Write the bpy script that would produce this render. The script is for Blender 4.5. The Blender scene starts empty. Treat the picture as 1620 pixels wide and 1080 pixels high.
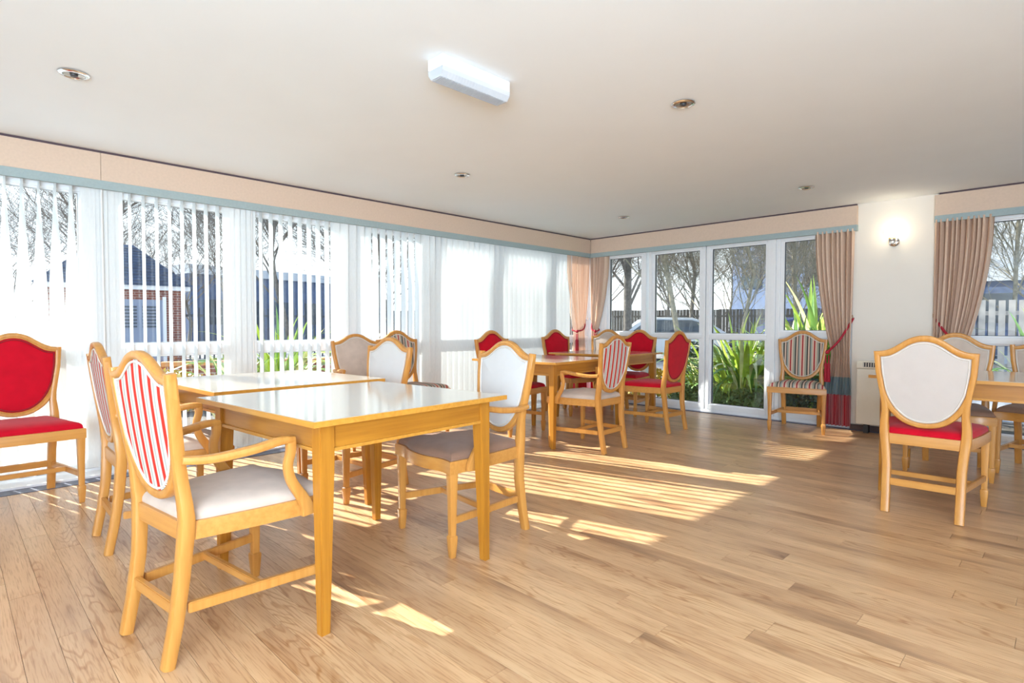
import bpy, bmesh, math, random
from mathutils import Vector, Matrix
random.seed(7)
S = bpy.context.scene
COL = S.collection
PI = math.pi
def R(d): return math.radians(d)

# ------------------------------------------------------------ camera, sky, sun, exposure
cam = bpy.data.cameras.new('camera'); camo = bpy.data.objects.new('camera', cam); COL.objects.link(camo)
cam.sensor_width = 36.0; cam.lens = 891.8 / 1620 * 36; cam.clip_start = 0.05; cam.clip_end = 300
def cam_matrix(yaw, pit, rol):
    y, t, r = R(yaw), R(pit), R(rol)
    fw = Vector((-math.sin(y)*math.cos(t), math.cos(y)*math.cos(t), -math.sin(t)))
    rt = Vector((math.cos(y), math.sin(y), 0)); up = rt.cross(fw)
    rt2 = rt*math.cos(r) + up*math.sin(r); up2 = up*math.cos(r) - rt*math.sin(r)
    m = Matrix((rt2, up2, -fw)).transposed().to_4x4(); m.translation = Vector((0, 0, 1.065)); return m
camo.matrix_world = cam_matrix(44.853, 1.66, 0.081)
S.camera = camo
S.view_settings.view_transform = 'Standard'; S.view_settings.look = 'None'
S.view_settings.gamma = 1.0; S.view_settings.use_curve_mapping = False
S.view_settings.exposure = 0.6
S.cycles.max_bounces = 10; S.cycles.diffuse_bounces = 5; S.cycles.transparent_max_bounces = 24
S.cycles.glossy_bounces = 4; S.cycles.transmission_bounces = 8
S.cycles.sample_clamp_indirect = 6.0; S.cycles.caustics_reflective = False; S.cycles.caustics_refractive = False
S.cycles.use_denoising = True

W = bpy.data.worlds.new('sky'); S.world = W; W.use_nodes = True
wn = W.node_tree.nodes; wl = W.node_tree.links; wn.clear()
wo = wn.new('ShaderNodeOutputWorld'); wb = wn.new('ShaderNodeBackground')
wtc = wn.new('ShaderNodeTexCoord'); wsx = wn.new('ShaderNodeSeparateXYZ'); wr = wn.new('ShaderNodeValToRGB')
wl.new(wtc.outputs['Generated'], wsx.inputs[0]); wl.new(wsx.outputs['Z'], wr.inputs[0])
wr.color_ramp.elements[0].position = 0.0; wr.color_ramp.elements[0].color = (0.95, 0.97, 1.0, 1)
wr.color_ramp.elements[1].position = 0.6; wr.color_ramp.elements[1].color = (0.42, 0.62, 1.0, 1)
e = wr.color_ramp.elements.new(0.22); e.color = (0.8, 0.9, 1.0, 1)
wl.new(wr.outputs[0], wb.inputs[0]); wb.inputs[1].default_value = 1.45
wl.new(wb.outputs[0], wo.inputs[0])

SUN_AZ, SUN_EL = 15.0, 28.2
sd = Vector((math.cos(R(SUN_EL))*math.cos(R(SUN_AZ)), math.cos(R(SUN_EL))*math.sin(R(SUN_AZ)), -math.sin(R(SUN_EL))))
sl = bpy.data.lights.new('sun', 'SUN'); sl.energy = 15.0; sl.angle = R(0.53); sl.color = (1.0, 0.94, 0.86)
so = bpy.data.objects.new('sun', sl); COL.objects.link(so); so.rotation_euler = sd.to_track_quat('-Z', 'Y').to_euler(); so.location = (-20, -6, 12)

def area(name, loc, target, sx, sy, power, col):
    l = bpy.data.lights.new(name, 'AREA'); l.shape = 'RECTANGLE'; l.size = sx; l.size_y = sy; l.energy = power; l.color = col
    o = bpy.data.objects.new(name, l); COL.objects.link(o); o.location = loc
    o.rotation_euler = (Vector(target)-Vector(loc)).to_track_quat('-Z', 'Y').to_euler(); return o
# added unseen fill panels: one bounced up like a flash, one behind the camera
area('bounce_fill', (1.3, -1.5, 1.25), (0.35, -0.5, 2.29), 2.2, 1.4, 270, (0.66, 0.84, 1.0))
area('rear_fill', (1.6, -0.8, 2.2), (-2.2, 3.2, 0.6), 2.6, 1.2, 30, (0.85, 0.93, 1.0))

# ------------------------------------------------------------ materials
class NT:
    def __init__(s, name):
        s.m = bpy.data.materials.new(name); s.m.use_nodes = True; s.n = s.m.node_tree.nodes; s.l = s.m.node_tree.links
        s.b = s.n['Principled BSDF']; s.out = s.n['Material Output']
    def node(s, t, **k):
        x = s.n.new(t)
        for a, v in k.items(): setattr(x, a, v)
        return x
    def link(s, a, b): s.l.new(a, b)
    def set(s, **k):
        for a, v in k.items():
            s.b.inputs[a.replace('_', ' ')].default_value = v if not isinstance(v, tuple) or len(v) == 4 else (*v, 1)
    def coords(s, kind='Object', scale=(1, 1, 1), loc=None):
        tc = s.node('ShaderNodeTexCoord'); mp = s.node('ShaderNodeMapping'); mp.inputs['Scale'].default_value = scale
        s.link(tc.outputs[kind], mp.inputs['Vector']); return mp
    def ramp(s, src, stops):
        r = s.node('ShaderNodeValToRGB'); el = r.color_ramp.elements
        el[1].position = stops[-1][0]; el[1].color = (*stops[-1][1], 1); el[0].position = stops[0][0]; el[0].color = (*stops[0][1], 1)
        for p, c in stops[1:-1]: q = el.new(p); q.color = (*c, 1)
        s.link(src, r.inputs[0]); return r
    def bump(s, src, strength, dist=0.01):
        b = s.node('ShaderNodeBump'); b.inputs['Strength'].default_value = strength; b.inputs['Distance'].default_value = dist
        s.link(src, b.inputs['Height']); s.link(b.outputs[0], s.b.inputs['Normal'])

def plain(name, col, rough=0.5, metal=0.0, noise=0.04, nscale=30, bump=0.0, spec=0.5, emit=None, es=0):
    t = NT(name); t.set(Roughness=rough, Metallic=metal); t.b.inputs['Specular IOR Level'].default_value = spec
    mp = t.coords(); nz = t.node('ShaderNodeTexNoise'); nz.inputs['Scale'].default_value = nscale; nz.inputs['Detail'].default_value = 3
    t.link(mp.outputs[0], nz.inputs['Vector'])
    a = tuple(max(0, c*(1-noise)) for c in col); b = tuple(min(1, c*(1+noise)) for c in col)
    r = t.ramp(nz.outputs['Fac'], [(0.3, a), (0.7, b)]); t.link(r.outputs[0], t.b.inputs['Base Color'])
    if bump: t.bump(nz.outputs['Fac'], bump)
    if emit: t.b.inputs['Emission Color'].default_value = (*emit, 1); t.b.inputs['Emission Strength'].default_value = es
    return t.m

def wood(name, c1, c2, rough=0.35, axis=2, rand=0.0, gscale=1.0):
    """fine straight grain along one object axis"""
    t = NT(name); t.set(Roughness=rough)
    sc = [55*gscale]*3; sc[axis] = 2.5*gscale
    mp = t.coords(scale=tuple(sc)); nz = t.node('ShaderNodeTexNoise'); nz.inputs['Scale'].default_value = 1.0; nz.inputs['Detail'].default_value = 5; nz.inputs['Roughness'].default_value = .6
    t.link(mp.outputs[0], nz.inputs['Vector'])
    r = t.ramp(nz.outputs['Fac'], [(0.3, c2), (0.62, c1)])
    t.link(r.outputs[0], t.b.inputs['Base Color']); t.bump(nz.outputs['Fac'], 0.06, 0.002)
    return t.m

def laminate():
    """oak laminate strip: cathedral grain and knots, different on each plank"""
    t = NT('oak_laminate'); t.set(Roughness=0.3); t.b.inputs['Specular IOR Level'].default_value = 0.55
    tc = t.node('ShaderNodeTexCoord'); oi = t.node('ShaderNodeObjectInfo')
    geo = t.node('ShaderNodeNewGeometry')
    add = t.node('ShaderNodeVectorMath', operation='MULTIPLY_ADD')
    cmb = t.node('ShaderNodeCombineXYZ'); m1 = t.node('ShaderNodeMath', operation='MULTIPLY'); m1.inputs[1].default_value = 37.0
    t.link(oi.outputs['Random'], m1.inputs[0]); t.link(m1.outputs[0], cmb.inputs[0]); t.link(m1.outputs[0], cmb.inputs[1]); t.link(m1.outputs[0], cmb.inputs[2])
    add.inputs[1].default_value = (1, 1, 1)
    t.link(geo.outputs['Position'], add.inputs[0]); t.link(cmb.outputs[0], add.inputs[2])
    # cathedral rings
    mp = t.node('ShaderNodeMapping'); mp.inputs['Scale'].default_value = (1.6, 9.0, 1.0); t.link(add.outputs[0], mp.inputs['Vector'])
    n1 = t.node('ShaderNodeTexNoise'); n1.inputs['Scale'].default_value = 1.0; n1.inputs['Detail'].default_value = 2.5; n1.inputs['Roughness'].default_value = .45; t.link(mp.outputs[0], n1.inputs['Vector'])
    mm = t.node('ShaderNodeMath', operation='MULTIPLY'); mm.inputs[1].default_value = 13; t.link(n1.outputs['Fac'], mm.inputs[0])
    sn = t.node('ShaderNodeMath', operation='SINE'); 
    m2 = t.node('ShaderNodeMath', operation='MULTIPLY'); m2.inputs[1].default_value = 6.283; t.link(mm.outputs[0], m2.inputs[0]); t.link(m2.outputs[0], sn.inputs[0])
    nm = t.node('ShaderNodeTexNoise'); nm.inputs['Scale'].default_value = 1.0; nm.inputs['Detail'].default_value = 1
    mpm = t.node('ShaderNodeMapping'); mpm.inputs['Scale'].default_value = (1.3, 5, 1); mpm.inputs['Location'].default_value = (5, 9, 2); t.link(add.outputs[0], mpm.inputs['Vector']); t.link(mpm.outputs[0], nm.inputs['Vector'])
    msk = t.ramp(nm.outputs['Fac'], [(0.42, (0, 0, 0)), (0.62, (1, 1, 1))]); mk = t.node('ShaderNodeMath', operation='MULTIPLY'); t.link(sn.outputs[0], mk.inputs[0]); t.link(msk.outputs[0], mk.inputs[1])
    ring = t.ramp(mk.outputs[0], [(0.0, (1, 1, 1)), (0.3, (1, 1, 1)), (0.8, (0.84, 0.76, 0.68)), (1.0, (0.74, 0.62, 0.50))])
    # fine pores
    mp2 = t.node('ShaderNodeMapping'); mp2.inputs['Scale'].default_value = (9, 190, 1); t.link(add.outputs[0], mp2.inputs['Vector'])
    n2 = t.node('ShaderNodeTexNoise'); n2.inputs['Scale'].default_value = 1.0; n2.inputs['Detail'].default_value = 4; t.link(mp2.outputs[0], n2.inputs['Vector'])
    pore = t.ramp(n2.outputs['Fac'], [(0.30, (0.70, 0.60, 0.50)), (0.50, (1, 1, 1))])
    # broad tone
    mp3 = t.node('ShaderNodeMapping'); mp3.inputs['Scale'].default_value = (1.1, 7, 1); t.link(add.outputs[0], mp3.inputs['Vector'])
    n3 = t.node('ShaderNodeTexNoise'); n3.inputs['Scale'].default_value = 1.0; n3.inputs['Detail'].default_value = 3; t.link(mp3.outputs[0], n3.inputs['Vector'])
    tone = t.ramp(n3.outputs['Fac'], [(0.25, (0.27, 0.145, 0.075)), (0.40, (0.53, 0.31, 0.16)), (0.66, (0.69, 0.445, 0.245))])
    rnd = t.ramp(oi.outputs['Random'], [(0, (0.90, 0.88, 0.87)), (1, (1.05, 1.05, 1.05))])
    prev = tone.outputs[0]
    for r in (ring, pore, rnd):
        mx = t.node('ShaderNodeMix', data_type='RGBA', blend_type='MULTIPLY'); mx.inputs[0].default_value = 1.0
        t.link(prev, mx.inputs[6]); t.link(r.outputs[0], mx.inputs[7]); prev = mx.outputs[2]
    t.link(prev, t.b.inputs['Base Color']); t.bump(n2.outputs['Fac'], 0.05, 0.001)
    return t.m

def stripes(name, cols, width, rough=0.9, off=0.0):
    """woven stripes running up the cloth, repeated across local x"""
    t = NT(name); t.set(Roughness=rough); t.b.inputs['Specular IOR Level'].default_value = 0.15
    tc = t.node('ShaderNodeTexCoord'); sx = t.node('ShaderNodeSeparateXYZ'); t.link(tc.outputs['Object'], sx.inputs[0])
    a = t.node('ShaderNodeMath', operation='ADD'); a.inputs[1].default_value = 5.0 + off; t.link(sx.outputs['X'], a.inputs[0])
    d = t.node('ShaderNodeMath', operation='DIVIDE'); d.inputs[1].default_value = width; t.link(a.outputs[0], d.inputs[0])
    f = t.node('ShaderNodeMath', operation='FRACT'); t.link(d.outputs[0], f.inputs[0])
    r = t.ramp(f.outputs[0], cols); r.color_ramp.interpolation = 'CONSTANT'
    nz = t.node('ShaderNodeTexNoise'); nz.inputs['Scale'].default_value = 260; t.link(tc.outputs['Object'], nz.inputs['Vector'])
    t.link(r.outputs[0], t.b.inputs['Base Color']); t.bump(nz.outputs['Fac'], 0.15, 0.002)
    return t.m

def velvet(name, col, sheen=0.4, mott=0.10):
    t = NT(name); t.set(Roughness=0.85); t.b.inputs['Sheen Weight'].default_value = sheen; t.b.inputs['Specular IOR Level'].default_value = 0.15
    mp = t.coords(); nz = t.node('ShaderNodeTexNoise'); nz.inputs['Scale'].default_value = 14; nz.inputs['Detail'].default_value = 6; t.link(mp.outputs[0], nz.inputs['Vector'])
    r = t.ramp(nz.outputs['Fac'], [(0.3, tuple(c*(1-mott) for c in col)), (0.7, tuple(min(1, c*(1+mott*.6)) for c in col))])
    t.link(r.outputs[0], t.b.inputs['Base Color'])
    n2 = t.node('ShaderNodeTexNoise'); n2.inputs['Scale'].default_value = 350; t.link(mp.outputs[0], n2.inputs['Vector']); t.bump(n2.outputs['Fac'], 0.12, 0.002)
    return t.m

def translucent(name, col, tfac, rough_noise=120, stretch=(1, 1, 0.2)):
    t = NT(name); t.n.remove(t.b)
    d = t.node('ShaderNodeBsdfDiffuse'); tr = t.node('ShaderNodeBsdfTranslucent'); mx = t.node('ShaderNodeMixShader')
    mp = t.coords(scale=stretch); nz = t.node('ShaderNodeTexNoise'); nz.inputs['Scale'].default_value = rough_noise; t.link(mp.outputs[0], nz.inputs['Vector'])
    r = t.ramp(nz.outputs['Fac'], [(0.3, tuple(c*.95 for c in col)), (0.7, col)])
    t.link(r.outputs[0], d.inputs[0]); t.link(r.outputs[0], tr.inputs[0])
    mx.inputs[0].default_value = tfac; t.link(d.outputs[0], mx.inputs[1]); t.link(tr.outputs[0], mx.inputs[2]); t.link(mx.outputs[0], t.out.inputs[0])
    return t.m

def glass_mat():
    t = NT('window_glass'); t.n.remove(t.b)
    tr = t.node('ShaderNodeBsdfTransparent'); gl = t.node('ShaderNodeBsdfGlossy'); gl.inputs['Roughness'].default_value = 0.0
    tr.inputs[0].default_value = (0.93, 0.96, 0.955, 1)
    fr = t.node('ShaderNodeFresnel'); fr.inputs[0].default_value = 1.8; mx = t.node('ShaderNodeMixShader')
    ge = t.node('ShaderNodeNewGeometry'); iv = t.node('ShaderNodeMath', operation='SUBTRACT'); iv.inputs[0].default_value = 1.0; t.link(ge.outputs['Backfacing'], iv.inputs[1])
    ml = t.node('ShaderNodeMath', operation='MULTIPLY'); t.link(fr.outputs[0], ml.inputs[0]); t.link(iv.outputs[0], ml.inputs[1])
    t.link(ml.outputs[0], mx.inputs[0]); t.link(tr.outputs[0], mx.inputs[1]); t.link(gl.outputs[0], mx.inputs[2]); t.link(mx.outputs[0], t.out.inputs[0])
    return t.m

def brick_mat():
    t = NT('red_brick'); t.set(Roughness=0.9)
    tc = t.node('ShaderNodeTexCoord'); mp = t.node('ShaderNodeMapping'); mp.inputs['Rotation'].default_value = (R(90), 0, 0)
    sx = t.node('ShaderNodeSeparateXYZ'); t.link(tc.outputs['Object'], sx.inputs[0])
    ad = t.node('ShaderNodeMath', operation='ADD'); t.link(sx.outputs['X'], ad.inputs[0]); t.link(sx.outputs['Y'], ad.inputs[1])
    cm = t.node('ShaderNodeCombineXYZ'); t.link(ad.outputs[0], cm.inputs[0]); t.link(sx.outputs['Z'], cm.inputs[1])
    bk = t.node('ShaderNodeTexBrick'); t.link(cm.outputs[0], bk.inputs['Vector'])
    bk.inputs['Color1'].default_value = (0.30, 0.085, 0.055, 1); bk.inputs['Color2'].default_value = (0.21, 0.06, 0.045, 1); bk.inputs['Mortar'].default_value = (0.5, 0.45, 0.4, 1)
    bk.inputs['Scale'].default_value = 1.0; bk.inputs['Brick Width'].default_value = 0.225; bk.inputs['Row Height'].default_value = 0.075; bk.inputs['Mortar Size'].default_value = 0.006
    t.link(bk.outputs['Color'], t.b.inputs['Base Color']); return t.m

M = {}
M['plank'] = laminate()
M['beech'] = wood('honey_beech', (0.58, 0.27, 0.063), (0.50, 0.21, 0.042), 0.33)
M['beech_x'] = wood('honey_beech_rail', (0.58, 0.27, 0.063), (0.50, 0.21, 0.042), 0.33, axis=0)
M['oak'] = wood('golden_oak', (0.47, 0.195, 0.02), (0.36, 0.135, 0.012), 0.35)
M['oak_x'] = wood('golden_oak_x', (0.47, 0.195, 0.02), (0.36, 0.135, 0.012), 0.35, axis=0)
M['oak_y'] = wood('golden_oak_y', (0.47, 0.195, 0.02), (0.36, 0.135, 0.012), 0.35, axis=1)
M['edge'] = wood('table_edge', (0.58, 0.27, 0.04), (0.48, 0.20, 0.025), 0.35, axis=0)
M['top'] = wood('table_laminate', (0.50, 0.42, 0.31), (0.43, 0.36, 0.26), 0.25, axis=0, gscale=.8)
M['top'].node_tree.nodes['Principled BSDF'].inputs['Coat Weight'].default_value = 1.0; M['top'].node_tree.nodes['Principled BSDF'].inputs['Coat Roughness'].default_value = 0.12; M['top'].node_tree.nodes['Principled BSDF'].inputs['Coat IOR'].default_value = 1.7
M['red'] = velvet('red_velvet', (0.52, 0.002, 0.016), 0.1)
M['beige'] = velvet('beige_velvet', (0.54, 0.435, 0.365), 0.15)
M['taupe'] = velvet('taupe_velvet', (0.27, 0.155, 0.105), 0.15)
M['linen'] = velvet('pale_linen', (0.53, 0.465, 0.425), 0.1, .03)
M['white'] = velvet('off_white_linen', (0.60, 0.585, 0.575), 0.1, .02)
RW = [(0, (0.56, 0.035, 0.022)), (0.35, (0.60, 0.56, 0.51)), (0.54, (0.36, 0.38, 0.35)), (0.68, (0.60, 0.57, 0.53)), (0.96, (0.40, 0.30, 0.27))]
M['redstripe'] = stripes('red_and_silver_stripe', RW, 0.062, off=0.005)
MC = [(0, (0.60, 0.44, 0.34)), (0.14, (0.05, 0.045, 0.045)), (0.24, (0.33, 0.33, 0.27)), (0.40, (0.62, 0.46, 0.36)), (0.55, (0.36, 0.02, 0.03)), (0.66, (0.62, 0.46, 0.36)), (0.80, (0.33, 0.36, 0.33)), (0.93, (0.05, 0.045, 0.045))]
M['multistripe'] = stripes('multicolour_stripe', MC, 0.112)
M['piping'] = plain('grey_piping', (0.66, 0.60, 0.54), 0.8)
M['redpiping'] = plain('dark_red_piping', (0.28, 0.004, 0.012), 0.8)
M['stud'] = plain('pewter_stud', (0.35, 0.34, 0.33), 0.3, 1.0)
M['ceil'] = plain('ceiling_paint', (0.79, 0.83, 0.865), 0.85, noise=0.008, nscale=3)
M['wall'] = plain('cream_wall_paint', (0.80, 0.75, 0.68), 0.8, noise=0.01, nscale=4, bump=0.03)
M['upvc'] = plain('white_upvc', (0.84, 0.85, 0.87), 0.3, noise=0.01)
M['gasket'] = plain('black_gasket', (0.02, 0.02, 0.025), 0.6)
M['glass'] = glass_mat()
M['greygasket'] = plain('grey_gasket', (.45, .46, .47), .6)
M['slat'] = translucent('blind_fabric', (0.80, 0.83, 0.835), 0.11)
M['slatchain'] = plain('blind_chain', (0.8, 0.8, 0.78), 0.4)
M['pelmet'] = plain('peach_pelmet_fabric', (0.66, 0.51, 0.40), 0.9, noise=0.03, nscale=60)
M['pelband'] = plain('blue_pelmet_band', (0.34, 0.42, 0.43), 0.9, noise=0.04, nscale=60)
M['shadow'] = plain('pelmet_gap_shade', (0.10, 0.07, 0.085), 0.9)  # dark colour stands in for shade in the gap under the ceiling
M['curtain'] = translucent('beige_curtain', (0.76, 0.565, 0.44), 0.15, 60, (1, 1, 1))
M['curtblue'] = translucent('blue_curtain_band', (0.32, 0.40, 0.43), 0.1, 60, (1, 1, 1))
M['curtred'] = velvet('red_curtain_band', (0.50, 0.004, 0.02))
M['rope'] = plain('crimson_cord', (0.40, 0.01, 0.03), 0.7, noise=.3, nscale=180)
M['chrome'] = plain('chrome', (0.8, 0.8, 0.8), 0.08, 1.0, noise=0)
M['brass'] = plain('brass', (0.7, 0.45, 0.15), 0.2, 1.0, noise=0)
M['lampglass'] = plain('opal_globe', (1, 0.95, 0.85), 0.3, noise=0, emit=(1.0, 0.86, 0.62), es=5.0)
M['heater'] = plain('cream_heater', (0.80, 0.76, 0.66), 0.4, noise=0.01)
M['dark'] = plain('dark_grey', (0.045, 0.045, 0.05), 0.5)
M['skirt'] = plain('dark_skirting', (0.07, 0.04, 0.04), 0.4)
M['mat'] = plain('dark_blue_floor_strip', (0.06, 0.065, 0.11), 0.35, noise=.15)
M['plastic'] = plain('white_plastic', (0.88, 0.89, 0.90), 0.35, noise=0.0)
M['reflector'] = plain('downlight_glass', (0.42, 0.38, 0.33), 0.12, 0.6, noise=.3)
t_ = NT('prismatic_lens'); t_.set(Base_Color=(0.72, 0.77, 0.84), Roughness=0.15); t_.b.inputs['Transmission Weight'].default_value = 0.35; M['lens'] = t_.m
M['brick'] = brick_mat()
M['slate'] = plain('slate_roof', (0.04, 0.07, 0.13), 0.7, noise=.3, nscale=6)
M['doorw'] = plain('pale_door', (0.26, 0.31, 0.42), 0.5)
M['timber'] = plain('grey_timber', (0.12, 0.105, 0.085), 0.9, noise=.3, nscale=5)
M['paletimber'] = plain('pale_timber', (0.42, 0.38, 0.34), 0.9, noise=.15, nscale=5)
M['asphalt'] = plain('pale_paving', (0.36, 0.355, 0.35), 0.9, noise=.12, nscale=6)
M['soil'] = plain('dark_soil', (0.09, 0.075, 0.065), 0.95, noise=.5, nscale=20, bump=.3)
M['bark'] = plain('grey_bark', (0.17, 0.15, 0.13), 0.95, noise=.3, nscale=12, bump=.2)
M['bark2'] = plain('pale_bark', (0.26, 0.23, 0.16), 0.95, noise=.3, nscale=12, bump=.2)
M['flax'] = stripes('flax_leaf', [(0, (0.28, 0.42, 0.05)), (.5, (0.42, 0.52, 0.08))], .02)
M['flax1'] = plain('flax_leaf_lime', (0.36, 0.48, 0.05), 0.45, noise=.25, nscale=9)
M['flax2'] = plain('flax_leaf_green', (0.13, 0.26, 0.05), 0.45, noise=.25, nscale=9)
M['flax3'] = plain('flax_leaf_cream', (0.62, 0.60, 0.28), 0.5, noise=.25, nscale=9)
M['shrub'] = plain('shrub_leaf', (0.11, 0.17, 0.035), 0.6, noise=.4, nscale=3)
M['shrubgold'] = plain('gold_shrub_leaf', (0.50, 0.36, 0.05), 0.6, noise=.4, nscale=3)
M['ivy'] = plain('dark_hedge_leaf', (0.045, 0.085, 0.045), 0.7, noise=.4, nscale=3)
M['carblue'] = plain('blue_car_paint', (0.025, 0.05, 0.24), 0.25, 0.2, noise=0)
M['carwhite'] = plain('silver_car_paint', (0.66, 0.68, 0.70), 0.2, 0.2, noise=0)
M['carglass'] = plain('car_glass', (0.05, 0.07, 0.09), 0.05, noise=0)
M['tyre'] = plain('tyre', (0.02, 0.02, 0.02), 0.8)
M['tail'] = plain('tail_lamp', (0.5, 0.02, 0.02), 0.2)
M['pale'] = plain('pale_cladding', (0.50, 0.53, 0.56), 0.7)
M['cladblue'] = plain('blue_grey_cladding', (0.075, 0.115, 0.21), 0.7, noise=.2, nscale=2)
M['steel'] = plain('dark_steel', (0.05, 0.075, 0.11), 0.5)

# ------------------------------------------------------------ mesh helpers
def mesh_obj(name, bm, mat, parent=None, smooth=False, kind=None):
    me = bpy.data.meshes.new(name); bm.normal_update(); bm.to_mesh(me); bm.free()
    o = bpy.data.objects.new(name, me); COL.objects.link(o)
    mats = mat if isinstance(mat, (list, tuple)) else [mat]
    for m in mats: me.materials.append(M[m] if isinstance(m, str) else m)
    if smooth:
        for f in me.polygons: f.use_smooth = True
        try: me.set_sharp_from_angle(angle=R(40))
        except Exception: pass
    if parent: o.parent = parent
    if kind: o['kind'] = kind
    return o
def empty(name, loc=(0, 0, 0), rz=0.0):
    o = bpy.data.objects.new(name, None); COL.objects.link(o); o.location = loc; o.rotation_euler = (0, 0, rz); o.empty_display_size = 0.1; return o
def tag(o, label=None, cat=None, group=None, kind=None):
    if label: o['label'] = label
    if cat: o['category'] = cat
    if group: o['group'] = group
    if kind: o['kind'] = kind
    return o
def box(bm, x0, x1, y0, y1, z0, z1, mi=0, bev=0.0):
    g = bmesh.ops.create_cube(bm, size=1.0); vs = g['verts']
    for v in vs: v.co = Vector(((x0+x1)/2 + v.co.x*(x1-x0), (y0+y1)/2 + v.co.y*(y1-y0), (z0+z1)/2 + v.co.z*(z1-z0)))
    fs = set(f for v in vs for f in v.link_faces)
    for f in fs: f.material_index = mi
    if bev:
        es = list(set(e for v in vs for e in v.link_edges))
        r = bmesh.ops.bevel(bm, geom=es, offset=bev, segments=2, affect='EDGES', profile=0.6)
        for f in r['faces']: f.material_index = mi
def BX(name, dims, mat, parent=None, bev=0.0, **k):
    bm = bmesh.new(); box(bm, *dims, bev=bev); return mesh_obj(name, bm, mat, parent, **k)
def bar(bm, a, b, w, d, bev=0.0, up=Vector((0, 0, 1))):
    """rectangular bar from a to b"""
    a = Vector(a); b = Vector(b); z = (b-a).normalized(); x = up.cross(z)
    if x.length < 1e-4: x = Vector((1, 0, 0)).cross(z)
    x.normalize(); y = z.cross(x); rings = []
    for p in (a, b): rings.append([bm.verts.new(p + x*sx*w/2 + y*sy*d/2) for sx, sy in ((-1, -1), (1, -1), (1, 1), (-1, 1))])
    f = [bm.faces.new(rings[0][::-1]), bm.faces.new(rings[1])]
    for i in range(4): f.append(bm.faces.new((rings[0][i], rings[0][(i+1) % 4], rings[1][(i+1) % 4], rings[1][i])))
    if bev: bmesh.ops.bevel(bm, geom=list(set(e for q in f for e in q.edges)), offset=bev, segments=2, affect='EDGES')
def sweep(bm, pts, secs, xdir, rnd=0.25, closed_ends=True):
    """rounded-rectangle section swept along pts; secs=(w,d) each; xdir = fixed side direction"""
    P = [Vector(p) for p in pts]; xdir = Vector(xdir).normalized(); rings = []
    for i, p in enumerate(P):
        t = (P[min(i+1, len(P)-1)] - P[max(i-1, 0)]).normalized()
        y = t.cross(xdir).normalized(); x = y.cross(t).normalized()
        w, d = secs[i] if isinstance(secs, list) else secs; r = rnd*min(w, d)
        prof = []
        for sx, sy in ((1, 1), (-1, 1), (-1, -1), (1, -1)):
            cx, cy = sx*(w/2-r), sy*(d/2-r)
            a0 = {(1, 1): 0, (-1, 1): 90, (-1, -1): 180, (1, -1): 270}[(sx, sy)]
            for k in (0, 45, 90): prof.append((cx + r*math.cos(R(a0+k)), cy + r*math.sin(R(a0+k))))
        rings.append([bm.verts.new(p + x*u + y*v) for u, v in prof])
    n = len(rings[0])
    for a, b in zip(rings, rings[1:]):
        for i in range(n): bm.faces.new((a[i], a[(i+1) % n], b[(i+1) % n], b[i]))
    if closed_ends: bm.faces.new(rings[0][::-1]); bm.faces.new(rings[-1])
    bmesh.ops.recalc_face_normals(bm, faces=bm.faces[:])
def tube(bm, pts, rad, n=8):
    P = [Vector(p) for p in pts]; rings = []; ref = Vector((0.13, 0.27, 0.95))
    for i, p in enumerate(P):
        t = (P[min(i+1, len(P)-1)] - P[max(i-1, 0)]).normalized(); x = ref.cross(t)
        if x.length < .05: x = Vector((1, 0, 0)).cross(t)
        x.normalize(); y = t.cross(x); r = rad[i] if isinstance(rad, (list, tuple)) else rad
        rings.append([bm.verts.new(p + x*r*math.cos(2*PI*k/n) + y*r*math.sin(2*PI*k/n)) for k in range(n)])
    for a, b in zip(rings, rings[1:]):
        for i in range(n): bm.faces.new((a[i], a[(i+1) % n], b[(i+1) % n], b[i]))
    bm.faces.new(rings[0][::-1]); bm.faces.new(rings[-1])
def lathe(bm, prof, c=(0, 0, 0), n=24, mi=0):
    rings = []
    for r, z in prof:
        rings.append([bm.verts.new((c[0]+r*math.cos(2*PI*k/n), c[1]+r*math.sin(2*PI*k/n), c[2]+z)) for k in range(n)] if r > 1e-5 else [bm.verts.new((c[0], c[1], c[2]+z))])
    for a, b in zip(rings, rings[1:]):
        for i in range(n):
            va = [a[i % len(a)], a[(i+1) % len(a)]] if len(a) > 1 else [a[0]]
            vb = [b[(i+1) % len(b)], b[i % len(b)]] if len(b) > 1 else [b[0]]
            if len(va)+len(vb) > 2: bm.faces.new(va+vb).material_index = mi
def interp(x, tab):
    if x <= tab[0][0]: return tab[0][1]
    for (a, va), (b, vb) in zip(tab, tab[1:]):
        if x <= b: return va + (vb-va)*(x-a)/(b-a)
    return tab[-1][1]
def smooth_curve(pts, n):
    """Catmull-Rom through pts"""
    out = []; P = [pts[0]] + list(pts) + [pts[-1]]
    for i in range(1, len(P)-2):
        for k in range(n):
            t = k/n; q = []
            for a, b, c, d in zip(P[i-1], P[i], P[i+1], P[i+2]):
                q.append(0.5*((2*b) + (-a+c)*t + (2*a-5*b+4*c-d)*t*t + (-a+3*b-3*c+d)*t**3))
            out.append(tuple(q))
    out.append(tuple(pts[-1])); return out
def copy_tree(o, parent=None):
    c = o.copy(); COL.objects.link(c)
    if parent: c.parent = parent
    for ch in list(KIDS.get(o.name, [])): copy_tree(ch, c)
    return c
KIDS = {}
def index_kids():
    KIDS.clear()
    for o in bpy.data.objects:
        if o.parent: KIDS.setdefault(o.parent.name, []).append(o)

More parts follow.
